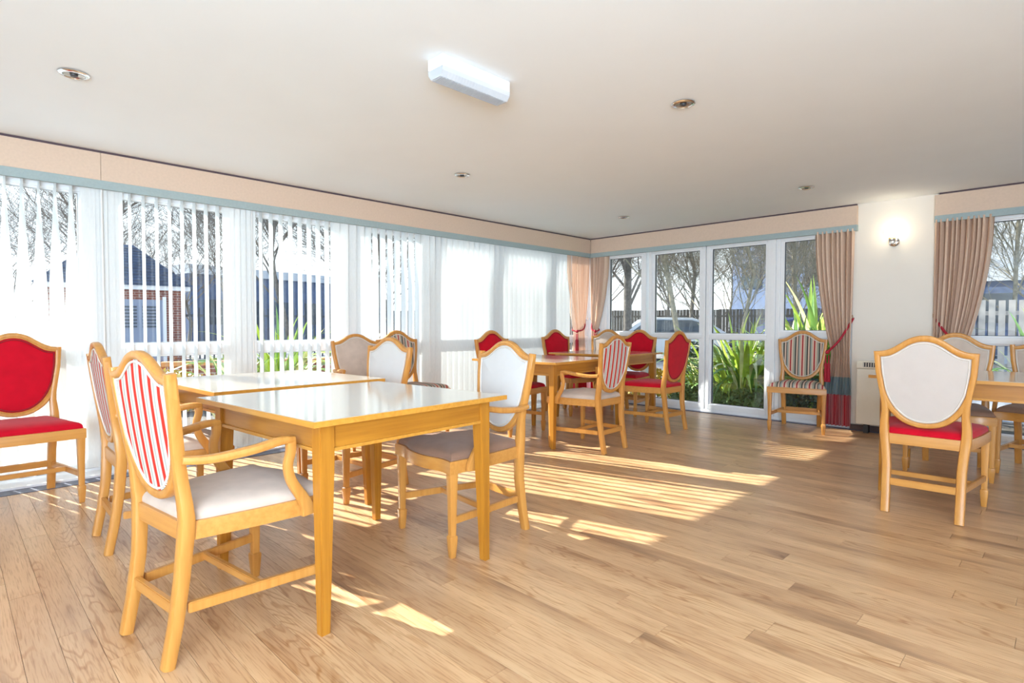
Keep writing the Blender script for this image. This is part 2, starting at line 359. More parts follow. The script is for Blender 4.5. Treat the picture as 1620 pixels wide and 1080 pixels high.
# ------------------------------------------------------------ room shell
WX, WY, CZ = -5.0, 6.60, 2.29          # left window plane, back window plane, ceiling height
XR, YB = 3.6, -2.6                      # unseen right and rear ends of the room
fl = BX('floor', (WX-.15, XR, YB, WY+.15, -0.20, -0.010), 'asphalt'); tag(fl, kind='structure')
def plank_mesh(L):
    bm = bmesh.new(); w = 0.0965; g = 0.0006
    box(bm, g, L-g, g, w-g, -0.009, 0.0); return bm
# planks run along X; those in view are separate pieces
rows = int((WY-YB)/0.0965)
bmr = bmesh.new(); count = 0; PL = {}
def in_view(x0, x1, y):
    for x in (x0, (x0+x1)/2, x1):
        dx, dy = x, y
        fwd = -0.705*dx + 0.709*dy; rgt = 0.709*dx + 0.705*dy
        if fwd > 1.35 and abs(rgt) < fwd*0.93 + 0.1: return True
    return False
cand = []
for r in range(rows+1):
    y = YB + r*0.0965 + (0.152-YB) % 0.0965
    if y + 0.0965 > WY: continue
    x = WX - random.uniform(0, 1.1)
    while x < XR:
        L = random.choice((1.0, 1.25, 1.5)); x0, x1 = max(x, WX+.001), min(x+L, XR)
        if x1-x0 > 0.05: cand.append((x0, x1, y, in_view(x0, x1, y+.05)))
        x += L
vis = sorted([c for c in cand if c[3]], key=lambda c: c[0]**2 + c[2]**2)
keep = vis[:296]
for x0, x1, y, _ in keep:
    L = round(x1-x0, 3)
    if L not in PL:
        bm = plank_mesh(L); me = bpy.data.meshes.new('plank'); bm.to_mesh(me); bm.free(); me.materials.append(M['plank']); PL[L] = me
    o = bpy.data.objects.new('plank', PL[L]); COL.objects.link(o); o.parent = fl; o.location = (x0, y, random.uniform(-0.0004, 0))
ks = set(keep)
for c in cand:
    if c not in ks: box(bmr, c[0]+.0006, c[1]-.0006, c[2]+.0006, c[2]+.0959, -0.009, 0.0)
rest = mesh_obj('plank', bmr, 'plank', fl, kind='stuff')
tag(BX('ceiling', (WX-.3, XR, YB, WY+.3, CZ, CZ+.25), 'ceil'), kind='structure')
tag(BX('wall_right', (XR, XR+.2, YB, WY+.3, -.2, CZ), 'wall'), kind='structure')
tag(BX('wall_rear', (WX-.2, XR, YB-.2, YB, -.2, CZ), 'wall'), kind='structure')
# left wall: sill band, head band, solid end behind the camera
wl_ = empty('wall_left'); tag(wl_, kind='structure')
BX('wall_head', (WX-.14, WX+.03, YB, WY+.2, 2.06, CZ), 'wall', wl_)
BX('wall_sill', (WX-.14, WX+.03, YB, WY+.2, -0.2, 0.035), 'upvc', wl_)
BX('wall_end', (WX-.14, WX+.03, YB, -1.25, 0.035, 2.06), 'wall', wl_)
wb_ = empty('wall_back'); tag(wb_, kind='structure')
BX('wall_head', (WX, XR, WY-.03, WY+.14, 2.06, CZ), 'wall', wb_)
BX('wall_sill', (WX, XR, WY-.03, WY+.14, -0.2, 0.04), 'upvc', wb_)
BX('pier', (-1.60, -0.88, WY-.06, WY+.20, 0.0, CZ), 'wall', wb_)
BX('wall_end', (1.5, XR, WY-.03, WY+.14, 0.0, CZ), 'wall', wb_)
tag(BX('baseboard_back', (-1.60, -0.90, WY-.085, WY-.0605, 0.0, 0.06), 'skirt', bev=.004), kind='structure')
# floor edging beside the left windows
tr1 = BX('trim_1', (WX+.03, -4.80, YB, WY-.1, -0.009, 0.018), 'upvc', bev=.004); tag(tr1, kind='structure')
tr2 = BX('trim_2', (-4.80, -4.67, YB, 5.2, -0.009, 0.003), 'mat'); tag(tr2, kind='structure')
tr3 = BX('trim_3', (-4.6, 1.6, WY-.10, WY-.03, -0.009, 0.006), 'mat'); tag(tr3, kind='structure')

def window(n, axis, a, b, z0, zt0, zt1, z1, fin=0.06, plane=None):
    """uPVC window module between a and b; axis 'L' = left wall, 'B' = back wall. glass opening a+fin..b-fin"""
    w = empty('window_%d' % n); tag(w, kind='structure')
    def bx(name, u0, u1, d0, d1, zz0, zz1, mat, par=w, bev=.006):
        if axis == 'L': dims = (WX-d1, WX-d0, u0, u1, zz0, zz1)
        else: dims = (u0, u1, WY+d0, WY+d1, zz0, zz1)
        return BX(name, dims, mat, par, bev=bev)
    F = 0.045
    bx('jamb', a, a+F, -.03, .05, z0-.06, z1+.06, 'upvc'); bx('jamb', b-F, b, -.03, .05, z0-.06, z1+.06, 'upvc')
    bx('head', a+F, b-F, -.03, .05, z1, z1+.06, 'upvc'); bx('sill', a+F, b-F, -.03, .05, z0-.06, z0, 'upvc')
    bx('transom', a+F, b-F, -.03, .05, zt0, zt1, 'upvc')
    for (p, q) in ((z0, zt0), (zt1, z1)):
        bm = bmesh.new()
        for (u0, u1, v0, v1) in ((a+F, a+fin, p, q), (b-fin, b-F, p, q), (a+fin, b-fin, p, p+.012), (a+fin, b-fin, q-.012, q)):
            if axis == 'L': box(bm, WX-.035, WX+.012, u0, u1, v0, v1)
            else: box(bm, u0, u1, WY-.012, WY+.035, v0, v1)
        s = mesh_obj('sash', bm, 'upvc', w)
        bm = bmesh.new()
        for (u0, u1, v0, v1) in ((a+fin, a+fin+.004, p+.012, q-.012), (b-fin-.004, b-fin, p+.012, q-.012), (a+fin, b-fin, p+.012, p+.016), (a+fin, b-fin, q-.016, q-.012)):
            if axis == 'L': box(bm, WX-.02, WX+.003, u0, u1, v0, v1)
            else: box(bm, u0, u1, WY-.004, WY+.02, v0, v1)
        mesh_obj('gasket', bm, 'gasket' if axis == 'B' else 'greygasket', s)
        bx('pane', a+fin, b-fin, .006, .012, p+.005, q-.005, 'glass', s, bev=0)
LC = [-1.25, -0.24, 0.775, 1.787, 2.74, 3.72, 4.67, 5.68, 6.60]
LG = [None, (-.13, .664), (.891, 1.651), (1.923, 2.60), (2.86, 3.56), (3.86, 4.53), (4.82, 5.56), (5.79, 6.45)]
for i in range(8):
    a, b = LC[i], LC[i+1]
    window(i+1, 'L', a+.015, b-.015, 0.10, 0.835, 0.915, 2.0, fin=.085)
    o = BX('mullion', (WX-.06, WX+.036, a-.014, a+.014, .035, 2.06), 'upvc', wl_, bev=.004)
BXW = [(-4.70, -4.03, .976, .93, .085), (-3.99, -3.20, .958, .905, .085), (-3.19, -2.42, .958, .905, .07), (-2.37, -1.60, 1.0, .93, .085), (-.88, .32, .962, .90, .08), (.34, 1.5, .962, .90, .08)]
for i, (a, b, zu, zl, fin) in enumerate(BXW):
    window(9+i, 'B', a, b, 0.10, zl, zu, 2.0, fin=fin)
BX('mullion', (-4.90, -4.70, WY-.03, WY+.06, .04, 2.06), 'upvc', wb_, bev=.004)
BX('mullion', (-2.42, -2.37, WY-.045, WY+.06, .04, 2.06), 'upvc', wb_, bev=.004)
BX('corner_post', (WX-.1, -4.90, WY-.04, WY+.12, .04, 2.06), 'upvc', wb_)

# ------------------------------------------------------------ pelmets
PX, PY = -4.885, 6.49
def pelmet(name, label, dims, ret, axis):
    """fabric-covered board box: face, blue lower band, top parts coloured dark as a shadow gap"""
    p = empty(name, (0, 0, 0)); tag(p, label, 'pelmet', 'fabric pelmets over the windows')
    return p
zt, zb, zm = CZ-.016, 2.022, 2.082
p = pelmet('pelmet', 'long peach fabric pelmet with blue lower band over the left wall of windows', None, None, None)
BX('face', (PX-.018, PX, YB+.02, 0.795, zm, zt), 'pelmet', p, bev=.002); BX('face', (PX-.018, PX, 0.797, PY, zm, zt), 'pelmet', p, bev=.002)
BX('blue_band', (PX-.02, PX+.002, YB+.02, PY, zb, zm), 'pelband', p, bev=.002)
BX('top_board', (WX+.032, PX-.019, YB+.02, PY+.1, zt-.01, zt+.004), 'shadow', p)
BX('gap_shade', (PX-.018, PX-.003, YB+.02, PY, zt, CZ-.001), 'shadow', p)  # dark strip paints the shadow gap above the face
p = pelmet('pelmet', 'peach fabric pelmet with blue lower band over the back windows beside the pier', None, None, None)
BX('face', (PX+.003, -1.565, PY, PY+.018, zm, zt), 'pelmet', p, bev=.002)
BX('blue_band', (PX+.003, -1.563, PY-.002, PY+.02, zb, zm), 'pelband', p, bev=.002)
BX('end_return', (-1.583, -1.565, PY+.0185, WY-.061, zm, zt), 'pelmet', p); BX('end_band', (-1.585, -1.563, PY+.0205, WY-.061, zb, zm), 'pelband', p)
BX('gap_shade', (PX+.003, -1.565, PY+.003, PY+.018, zt, CZ-.001), 'shadow', p); BX('top_board', (PX+.003, -1.585, PY+.019, WY-.061, zt-.01, zt+.004), 'shadow', p)
p = pelmet('pelmet', 'shorter peach fabric pelmet with blue band over the right-hand window', None, None, None)
BX('face', (-.93, 1.55, PY, PY+.018, zm, zt), 'pelmet', p, bev=.002); BX('blue_band', (-.932, 1.55, PY-.002, PY+.02, zb, zm), 'pelband', p, bev=.002)
BX('end_return', (-.93, -.912, PY+.0185, WY-.061, zm, zt), 'pelmet', p); BX('end_band', (-.932, -.912, PY+.0205, WY-.061, zb, zm), 'pelband', p)
BX('gap_shade', (-.90, 1.55, PY+.003, PY+.018, zt, CZ-.001), 'shadow', p); BX('top_board', (-.91, 1.55, PY+.019, WY-.061, zt-.01, zt+.004), 'shadow', p)

# ------------------------------------------------------------ vertical blinds
BXX = -4.935
def slat_mesh(a0, a1, zk, w=0.089, zt=2.045, zbm=0.045):
    """hanging slat; angle from the X axis is a0 at the top, turning to a1 below zk"""
    bm = bmesh.new(); rows_ = []
    N = 14
    for i in range(N+1):
        z = zt + (zbm-zt)*i/N; f = min(1, max(0, (zt-z)/(zt-zk))); f = f*f*(3-2*f); a = R(a0+(a1-a0)*f)
        row = []
        for k in range(4):
            u = (k/3-.5)*w; c = 0.004*(1-(2*k/3-1)**2)
            row.append(bm.verts.new((u*math.cos(a)-c*math.sin(a), u*math.sin(a)+c*math.cos(a), z)))
        rows_.append(row)
    for r0, r1 in zip(rows_, rows_[1:]):
        for k in range(3): bm.faces.new((r0[k], r0[k+1], r1[k+1], r1[k]))
    return bm
def make_slat(a0, a1, zk):
    bm = slat_mesh(a0, a1, zk); me = bpy.data.meshes.new('slat'); bm.to_mesh(me); bm.free(); me.materials.append(M['slat'])
    for f in me.polygons: f.use_smooth = True
    return me
SLM = {}
def blind(label, y0, y1, slats):
    b = empty('vertical_blind', (BXX, (y0+y1)/2, 2.06)); tag(b, label, 'blind', 'vertical blinds on the left windows')
    BX('headrail', (-.022, .022, y0-(y0+y1)/2, y1-(y0+y1)/2, -.012, .02), 'plastic', b, bev=.003)
    for (y, a0, a1, zk) in slats:
        a0 = round(a0/2)*2; a1 = round(a1/2)*2; key = (a0, a1, zk)
        if key not in SLM: SLM[key] = make_slat(*key)
        o = bpy.data.objects.new('slat', SLM[key]); COL.objects.link(o); o.parent = b; o.location = (0, y-(y0+y1)/2, -2.06)
    bm = bmesh.new(); yy = y1 - .01 - (y0+y1)/2
    tube(bm, [(.03, yy, 0), (.032, yy, -.6), (.034, yy+.004, -1.5)], .0035, 6); mesh_obj('wand', bm, 'plastic', b, True)
    return b
G = lambda k: 0.286 + 0.0857*k
sl1 = []
for k in range(-16, 0): sl1.append((G(k), 88+random.uniform(-3, 3), 88+random.uniform(-3, 3), 1.2))
for k in range(0, 5): sl1.append((G(k), 4+random.uniform(-3, 3), 66+random.uniform(-5, 5), 1.0))
for y in (.722, .745, .768, .792): sl1.append((y, 80, 84, 1.2))
blind('white vertical blind at the left edge, its slats twisted half shut below', -1.2, .81, sl1)
sl2 = []
for k in range(8, 16): sl2.append((G(k), 2+random.uniform(-1, 1), 2+random.uniform(-1, 1), 1.2))
for y in (.835, .86, .885): sl2.append((y, 84, 84, 1.2))
for y in (1.655, 1.70, 1.745, 1.785, 1.825): sl2.append((y, 66, 70, 1.2))
blind('white vertical blind with open slats in front of the small brick building', .82, 1.84, sl2)
sl3 = []
for k in range(19, 27): sl3.append((G(k), 0+random.uniform(-1, 1), 0+random.uniform(-1, 1), 1.2))
for k, a in zip(range(27, 33), (60, 74, 78, 70, 40, 20)): sl3.append((G(k), a-20, a, 1.4))
for k in range(33, 39): sl3.append((G(k), 6+random.uniform(-3, 3), 10+random.uniform(-3, 4), 1.4))
for y in (3.60, 3.64): sl3.append((y, 60, 75, 1.4))
blind('white vertical blind with mixed open and bunched slats behind the beige chair', 1.86, 3.68, sl3)
sl4 = []
y = 3.72; k = 0
while y < 6.06:
    sl4.append((y, 24+random.uniform(-3, 3), 80+random.uniform(-2, 3), 1.5)); y += 0.080; k += 1
blind('white vertical blind drawn fully shut next to the corner curtains', 3.69, 6.10, sl4)

# ------------------------------------------------------------ curtains
def curtain(label, org, udir, ndir, w_top, fold_n, tie_u0, tie_u1, w_bot, tie_z, bot0, zt=2.045, bands=True, hook_u=0.0, rope_dir=1):
    """gathered curtain. u runs from the fixed edge (0) to the free edge; returns the empty"""
    c = empty('curtain', org); tag(c, label, 'curtain', 'tied-back curtains')
    U = Vector(udir); Nn = Vector(ndir)
    NZ, NU = 44, fold_n*7
    def pt(i, j):
        z = zt + (0.03-zt)*i/NZ; f = j/NU
        top = f*w_top
        tie = tie_u0 + f*(tie_u1-tie_u0); bot = bot0 + f*w_bot
        if z > tie_z:
            s = (zt-z)/(zt-tie_z); s2 = s**1.9*(1 if f > .5 else 1); u = top + (tie-top)*s2; amp = .034 - .012*s
        else:
            s = (tie_z-z)/(tie_z-0.03); s2 = min(1, s*1.6); s2 = s2*s2*(3-2*s2); u = tie + (bot-tie)*s2; amp = .022 + .01*s
        ph = f*fold_n*2*PI
        dep = amp*math.sin(ph + .6*math.sin(f*17)) + .006*math.sin(ph*2.3+z*2)
        du = .004*math.cos(ph*1.0+1+z)
        return U*(u+du) + Nn*(dep+.035) + Vector((0, 0, z-org[2]))
    zs = [zt + (0.03-zt)*i/NZ for i in range(NZ+1)]
    def piece(name, i0, i1, mat):
        bm = bmesh.new(); g = [[bm.verts.new(pt(i, j)) for j in range(NU+1)] for i in range(i0, i1+1)]
        for a, b in zip(g, g[1:]):
            for j in range(NU): bm.faces.new((a[j], a[j+1], b[j+1], b[j]))
        return mesh_obj(name, bm, mat, c, True)
    ib = min(range(NZ+1), key=lambda i: abs(zs[i]-.54)); ir = min(range(NZ+1), key=lambda i: abs(zs[i]-.33))
    piece('drape', 0, ib, 'curtain'); piece('blue_band', ib, ir, 'curtblue'); piece('red_band', ir, NZ, 'curtred')
    # tie-back cord: from the wall hook round the gathered cloth to a tassel at the free edge
    hk = U*hook_u + Nn*.0 + Vector((0, 0, 1.145-org[2])); lo = U*(tie_u1+.012) + Nn*.085 + Vector((0, 0, tie_z-org[2]))
    mid = U*((hook_u+tie_u1)*.5) + Nn*.085 + Vector((0, 0, (1.145+tie_z)/2-.045-org[2]))
    tb = mesh_obj('tieback', (lambda bm: (tube(bm, smooth_curve([tuple(hk), tuple(mid), tuple(lo)], 8), .011, 8), bm)[1])(bmesh.new()), 'rope', c, True)
    bm = bmesh.new(); back = [tuple(lo), tuple(U*(tie_u1+.02)+Nn*.0+Vector((0, 0, tie_z+.02-org[2]))), tuple(U*(hook_u+tie_u1)*.5+Nn*-.004+Vector((0, 0, (1.145+tie_z)/2-org[2]))), tuple(hk)]
    tube(bm, smooth_curve(back, 6), .009, 6); mesh_obj('tieback', bm, 'rope', c, True)
    bm = bmesh.new(); bmesh.ops.create_uvsphere(bm, u_segments=10, v_segments=8, radius=.022, matrix=Matrix.Translation(lo)); mesh_obj('knot', bm, 'rope', tb, True)
    for dx in (-.012, .016):
        bm = bmesh.new(); q = lo + U*dx; lathe(bm, [(0, -.03), (.006, -.035), (.007, -.11), (.016, -.125), (.014, -.15), (.020, -.30), (.018, -.31), (0, -.31)], tuple(q), 12); mesh_obj('tassel', bm, 'rope', tb, True)
    bm = bmesh.new(); q = hk - Nn*.01; tube(bm, [tuple(q), tuple(q+Nn*.05), tuple(q+Nn*.055+Vector((0, 0, .03)))], .006, 8); mesh_obj('hook', bm, 'chrome', c, True)
    return c
# corner pair
curtain('beige pleated curtain in the corner, hanging over the left windows', (-4.965, 6.50, 2.04), (0, -1, 0), (1, 0, 0), .49, 9, .10, .30, .30, .98, .06, hook_u=.02)
curtain('beige pleated curtain in the corner, hanging over the back windows', (-4.90, 6.565, 2.04), (1, 0, 0), (0, -1, 0), .30, 6, .02, .10, .22, .98, .02, hook_u=.0)
# pier pair
curtain('beige curtain with blue and red hem bands beside the storage heater', (-1.59, 6.545, 2.04), (-1, 0, 0), (0, -1, 0), .37, 8, .02, .20, .26, .79, .0, hook_u=.0)
curtain('beige pleated curtain held back at the right-hand window', (-.925, 6.545, 2.04), (1, 0, 0), (0, -1, 0), .42, 11, .0, .25, .28, .88, .0, hook_u=.0)

# ------------------------------------------------------------ ceiling fittings
def downlight():
    d = empty('downlight', (0, 0, 0)); bm = bmesh.new()
    lathe(bm, [(.045, -.001), (.062, -.001), (.064, -.006), (.058, -.011), (.047, -.012), (.044, -.008), (.044, .0)], n=32); mesh_obj('bezel', bm, 'chrome', d, True)
    bm = bmesh.new(); lathe(bm, [(.044, -.009), (.034, -.004), (0, -.0015)], n=24); mesh_obj('reflector', bm, 'reflector', d, True)
    bm = bmesh.new(); lathe(bm, [(.017, -.004), (.015, -.013), (.008, -.016), (0, -.016)], n=16); mesh_obj('bulb', bm, 'dark', d, True)
    return d
DL = [((-3.484, .467), 'chrome recessed downlight nearest the left edge of the ceiling'), ((-1.55, 2.895), 'chrome recessed downlight right of the emergency light'),
      ((-3.554, 2.993), 'chrome recessed downlight just below the emergency light in the view'), ((-3.629, 5.439), 'small far chrome downlight near the window corner'), ((-1.701, 5.407), 'chrome downlight in front of the pier wall lamp')]
d0 = downlight(); index_kids()
for i, ((x, y), lb) in enumerate(DL):
    d = d0 if i == 0 else copy_tree(d0)
    d.location = (x, y, CZ); tag(d, lb, 'ceiling light', 'recessed ceiling downlights')
el = empty('emergency_light', (-2.09, 1.815, CZ)); tag(el, 'white rectangular emergency light with ribbed clear cover on the ceiling', 'ceiling light')
BX('base', (-.055, .055, -.215, .215, -.055, -.0005), 'plastic', el, bev=.006)
bm = bmesh.new()
prof = [(-.055, -.055), (-.052, -.075), (-.036, -.098), (.036, -.098), (.052, -.075), (.055, -.055)]
rg = []
for k in range(49):
    y = -.213 + .426*k/48; e_ = .0 if 0 < k < 48 else .012
    rg.append([bm.verts.new((x*(1-e_*6 if zz < -.09 else 1), y, zz + (.0015 if k % 2 else 0))) for x, zz in prof])
for a, b in zip(rg, rg[1:]):
    for i in range(len(prof)-1): bm.faces.new((a[i], a[i+1], b[i+1], b[i]))
bm.faces.new(rg[0]); bm.faces.new(rg[-1][::-1]); mesh_obj('ribbed_cover', bm, 'lens', el)
bm = bmesh.new()
for i in range(9):
    x = -.032 + .064*i/8; box(bm, x-.0014, x+.0014, -.205, .205, -.1005, -.098)
mesh_obj('ribs', bm, 'lens', el)
bm = bmesh.new(); tube(bm, [(0, -.17, -.07), (0, .17, -.07)], .008, 10); mesh_obj('fluorescent_tube', bm, 'plastic', el, True)

# ------------------------------------------------------------ wall lamp and heater
wlp = empty('wall_lamp', (-1.252, WY-.06, 1.90)); tag(wlp, 'lit round globe wall lamp on a chrome bracket between the curtains', 'wall lamp')
bm = bmesh.new(); bmesh.ops.create_uvsphere(bm, u_segments=24, v_segments=16, radius=.065, matrix=Matrix.Translation((0, -.09, .075)) @ Matrix.Diagonal((1.05, 1.05, .95, 1))); mesh_obj('globe', bm, 'lampglass', wlp, True)
bm = bmesh.new(); lathe(bm, [(0, -.035), (.03, -.03), (.034, .0), (.03, .008), (0, .008)], (0, -.09, -.008), 20); mesh_obj('cup', bm, 'chrome', wlp, True)
bm = bmesh.new(); lathe(bm, [(0, 0), (.032, .001), (.026, .012), (.0, .012)], (0, -.09, .001), 20); mesh_obj('collar', bm, 'brass', wlp, True)
bm = bmesh.new(); tube(bm, smooth_curve([(0, 0, -.02), (0, -.04, -.04), (0, -.09, -.035)], 6), .009, 8); mesh_obj('arm', bm, 'chrome', wlp, True)
bm = bmesh.new(); lathe(bm, [(0, 0), (.045, .0), (.044, .008), (.03, .018), (0, .022)], (0, 0, 0), 24)
bmesh.ops.rotate(bm, verts=bm.verts, cent=(0, 0, 0), matrix=Matrix.Rotation(R(90), 3, 'X')); bmesh.ops.translate(bm, verts=bm.verts, vec=(0, 0, -.02)); mesh_obj('wall_plate', bm, 'chrome', wlp, True)
ll = bpy.data.lights.new('wall_lamp_bulb', 'POINT'); ll.energy = 0.35; ll.color = (1, .82, .58); ll.shadow_soft_size = .05
lo_ = bpy.data.objects.new('wall_lamp_bulb', ll); COL.objects.link(lo_); lo_.location = (-1.252, WY-.26, 1.98)
sh = empty('storage_heater', (-1.24, WY-.086, 0.085)); tag(sh, 'cream slimline storage heater with top grille on the pier wall', 'heater')
BX('casing', (-.285, .285, -.105, 0, 0, .555), 'heater', sh, bev=.012)
BX('top_cap', (-.285, .285, -.115, 0, .556, .63), 'heater', sh, bev=.014)
bm = bmesh.new(); box(bm, -.225, .225, -.1165, -.112, .573, .617); mesh_obj('grille_recess', bm, 'dark', sh)
for i in range(22):
    x = -.22 + i*.021; BX('grille_bar', (x-.003, x+.003, -.1195, -.1155, .575, .615), 'heater', sh)
BX('foot', (-.22, -.18, -.09, -.01, -.085, -.001), 'dark', sh); BX('foot', (.18, .22, -.09, -.01, -.085, -.001), 'dark', sh)

# ------------------------------------------------------------ tables
def make_table():
    t = empty('dining_table'); H = .475; ins = .052
    BX('tabletop', (-H, H, -H, H, .731, .750), ['top'], t, bev=.0015)
    bm = bmesh.new()
    for d in ((-H-.003, H+.003, -H-.003, -H, .729, .7485), (-H-.003, H+.003, H, H+.003, .729, .7485)): box(bm, *d)
    for d in ((-H-.003, -H, -H, H, .729, .7485), (H, H+.003, -H, H, .729, .7485)): box(bm, *d)
    mesh_obj('edging', bm, 'edge', t)
    a = H-ins; th = .022
    for s in (-1, 1):
        y0, y1 = (a-.012-th, a-.012) if s > 0 else (-a+.012, -a+.012+th)
        BX('apron', (-a+.056, a-.056, y0, y1, .628, .7305), 'oak_x', t, bev=.002)
        BX('apron', (y0, y1, -a+.056, a-.056, .628, .7305), 'oak_y', t, bev=.002)
        q0, q1 = (a-.012, a-.004) if s > 0 else (-a+.004, -a+.012)
        b1 = BX('bead', (-a+.056, a-.056, q0, q1, .628, .640), 'edge', t); BX('bead', (q0, q1, -a+.056, a-.056, .628, .640), 'edge', t)
    for sx in (-1, 1):
        for sy in (-1, 1):
            bm = bmesh.new(); rings = []
            for z, w in ((0.0, .030), (.003, .034), (.60, .056), (.7305, .056)):
                # outer faces stay plumb, the taper is on the inside
                xo, yo = sx*a, sy*a; xi, yi = sx*(a-w), sy*(a-w)
                c = [(xo, yo), (xi, yo), (xi, yi), (xo, yi)]
                rings.append([bm.verts.new((x, y, z)) for x, y in c])
            for p, q in zip(rings, rings[1:]):
                for i in range(4): bm.faces.new((p[i], p[(i+1) % 4], q[(i+1) % 4], q[i]))
            bm.faces.new(rings[0]); bm.faces.new(rings[-1]); bmesh.ops.recalc_face_normals(bm, faces=bm.faces[:])
            es = [e for e in bm.edges if abs(e.verts[0].co.z-e.verts[1].co.z) > .05]
            bmesh.ops.bevel(bm, geom=es, offset=.003, segments=2, affect='EDGES')
            mesh_obj('leg', bm, 'oak', t)
    return t
TBL = [((-2.25, 1.275), 4.5, 'nearest square oak dining table with pale laminate top, armchair at its near side'),
       ((-3.335, 1.33), 3.0, 'square oak dining table nearest the left windows, butted to the near table'),
       ((-3.60, 4.035), 6.0, 'square oak table of the middle group, its corner beside the striped armchair'),
       ((-3.87, 5.45), 3.0, 'far square oak table of the middle group, close to the back windows'),
       ((-.455, 4.675), 0.5, 'square oak table at the right edge behind the pale-backed chair')]
t0 = make_table(); index_kids()
for i, ((x, y), r, lb) in enumerate(TBL):
    t = t0 if i == 0 else copy_tree(t0)
    t.location = (x, y, 0); t.rotation_euler = (0, 0, R(r)); tag(t, lb, 'table', 'square oak dining tables')

# ------------------------------------------------------------ shield-back chairs
YT = [(0, -.26), (.13, -.235), (.265, -.216), (.38, -.208), (.46, -.206), (.56, -.216), (.72, -.238), (.88, -.258), (1.02, -.272)]
def yb(z): return interp(z, YT)
HALF_O = [(0, 1.005), (.035, 1.001), (.075, .985), (.115, .958), (.15, .935), (.19, .920), (.236, .916), (.234, .88), (.229, .82), (.221, .76), (.211, .70), (.195, .645), (.172, .595), (.140, .552), (.098, .517), (.05, .498), (0, .492)]
HALF_I = [(0, .972), (.033, .968), (.068, .953), (.102, .929), (.135, .906), (.165, .892), (.203, .886), (.202, .86), (.199, .81), (.192, .755), (.182, .70), (.166, .652), (.145, .610), (.117, .573), (.082, .543), (.042, .526), (0, .521)]
def ring(half, dz=0):
    sm = half
    full = list(sm) + [(-x, z) for x, z in sm[-2:0:-1]]
    return [(x, z+dz*max(0, (z-.85)/.15)) for x, z in full]
def dense(rg_, n=3):
    """subdivide smoothly but keep the two shoulder corners"""
    out = []; N = len(rg_)
    corner = {6, N-6}
    for i in range(N):
        p0, p1, p2, p3 = rg_[i-1], rg_[i], rg_[(i+1) % N], rg_[(i+2) % N]
        if i in corner: p0 = p1
        if (i+1) % N in corner: p3 = p2
        for k in range(n):
            t = k/n
            out.append(tuple(0.5*((2*b)+(-a+c)*t+(2*a-5*b+4*c-d)*t*t+(-a+3*b-3*c+d)*t**3) for a, b, c, d in zip(p0, p1, p2, p3)))
    return out
def back_frame_bm(dz):
    O = dense(ring(HALF_O, dz)); I = dense(ring(HALF_I, dz)); bm = bmesh.new()
    prof = [(0, .010), (.10, .0155), (.32, .014), (.42, .0175), (.8, .017), (1, .010), (1, -.010), (.85, -.016), (.5, -.018), (.12, -.015), (0, -.010)]
    G_ = []
    for (xo, zo), (xi, zi) in zip(O, I):
        G_.append([bm.verts.new((xi+(xo-xi)*u, yb(zi+(zo-zi)*u)+d, zi+(zo-zi)*u)) for u, d in prof])
    n, m = len(G_), len(prof)
    for i in range(n):
        for j in range(m): bm.faces.new((G_[i][j], G_[i][(j+1) % m], G_[(i+1) % n][(j+1) % m], G_[(i+1) % n][j]))
    bmesh.ops.recalc_face_normals(bm, faces=bm.faces[:]); return bm
def pad_bm(dz, side, bulge, base, grow=1.03):
    I = dense(ring(HALF_I, dz)); bm = bmesh.new(); c = (0, .745); NR = 9; G_ = []
    for k in range(NR+1):
        s = k/NR*grow; row = []
        for x, z in I:
            X, Z = c[0]+(x-c[0])*s, c[1]+(z-c[1])*s
            row.append(bm.verts.new((X, yb(Z) + side*(base + bulge*(1-min(1, s/grow)**3.2)), Z)) if k else None)
        G_.append(row)
    v0 = bm.verts.new((0, yb(c[1]) + side*(base+bulge), c[1])); n = len(I)
    for i in range(n): bm.faces.new((v0, G_[1][i], G_[1][(i+1) % n]))
    for k in range(1, NR):
        for i in range(n): bm.faces.new((G_[k][i], G_[k+1][i], G_[k+1][(i+1) % n], G_[k][(i+1) % n]))
    bmesh.ops.recalc_face_normals(bm, faces=bm.faces[:])
    return bm
def piping_bm(dz, side, off):
    I = dense(ring(HALF_I, dz), 2); pts = []
    for x, z in I + [I[0]]:
        s = .965; X, Z = x*s, .745+(z-.745)*s; pts.append((X, yb(Z)+side*off, Z))
    bm = bmesh.new(); P = [Vector(p) for p in pts]; n = 6; rings = []
    for i, p in enumerate(P[:-1]):
        t = (P[i+1]-P[i-1 if i else len(P)-2]).normalized(); y = Vector((0, 1, 0)); x = y.cross(t).normalized()
        rings.append([bm.verts.new(p + x*.0042*math.cos(2*PI*k/n) + y*.0042*math.sin(2*PI*k/n)) for k in range(n)])
    N = len(rings)
    for i in range(N):
        for k in range(n): bm.faces.new((rings[i][k], rings[i][(k+1) % n], rings[(i+1) % N][(k+1) % n], rings[(i+1) % N][k]))
    bmesh.ops.recalc_face_normals(bm, faces=bm.faces[:]); return bm
def seat_outline(front, grow=0.0):
    """points anticlockwise: back-left round to back-right; front 'bow' or 'straight'"""
    pts = []
    def fy(x):
        u = x/.262
        return .262 + (.030*math.cos(u*PI/2)**2 - .010*math.cos(u*PI*1.5)**2*(1 if abs(u) > .33 else 0) if front == 'bow' else .006*math.cos(u*PI/2))
    pts += [(.183+grow, -.215-grow)]
    for k in range(1, 8):
        f = k/8; bow = .012*math.sin(f*PI) if front == 'bow' else 0
        pts.append((.183+(.262-.183)*f+bow+grow, -.215+(.262+.215)*f))
    for k in range(0, 17):
        x = .262 - .524*k/16; pts.append((x+(grow if k == 0 else -grow if k == 16 else 0), fy(x)+grow))
    pts += [(-x, y) for x, y in pts[7:0:-1]] + [(-.183-grow, -.215-grow)]
    return pts
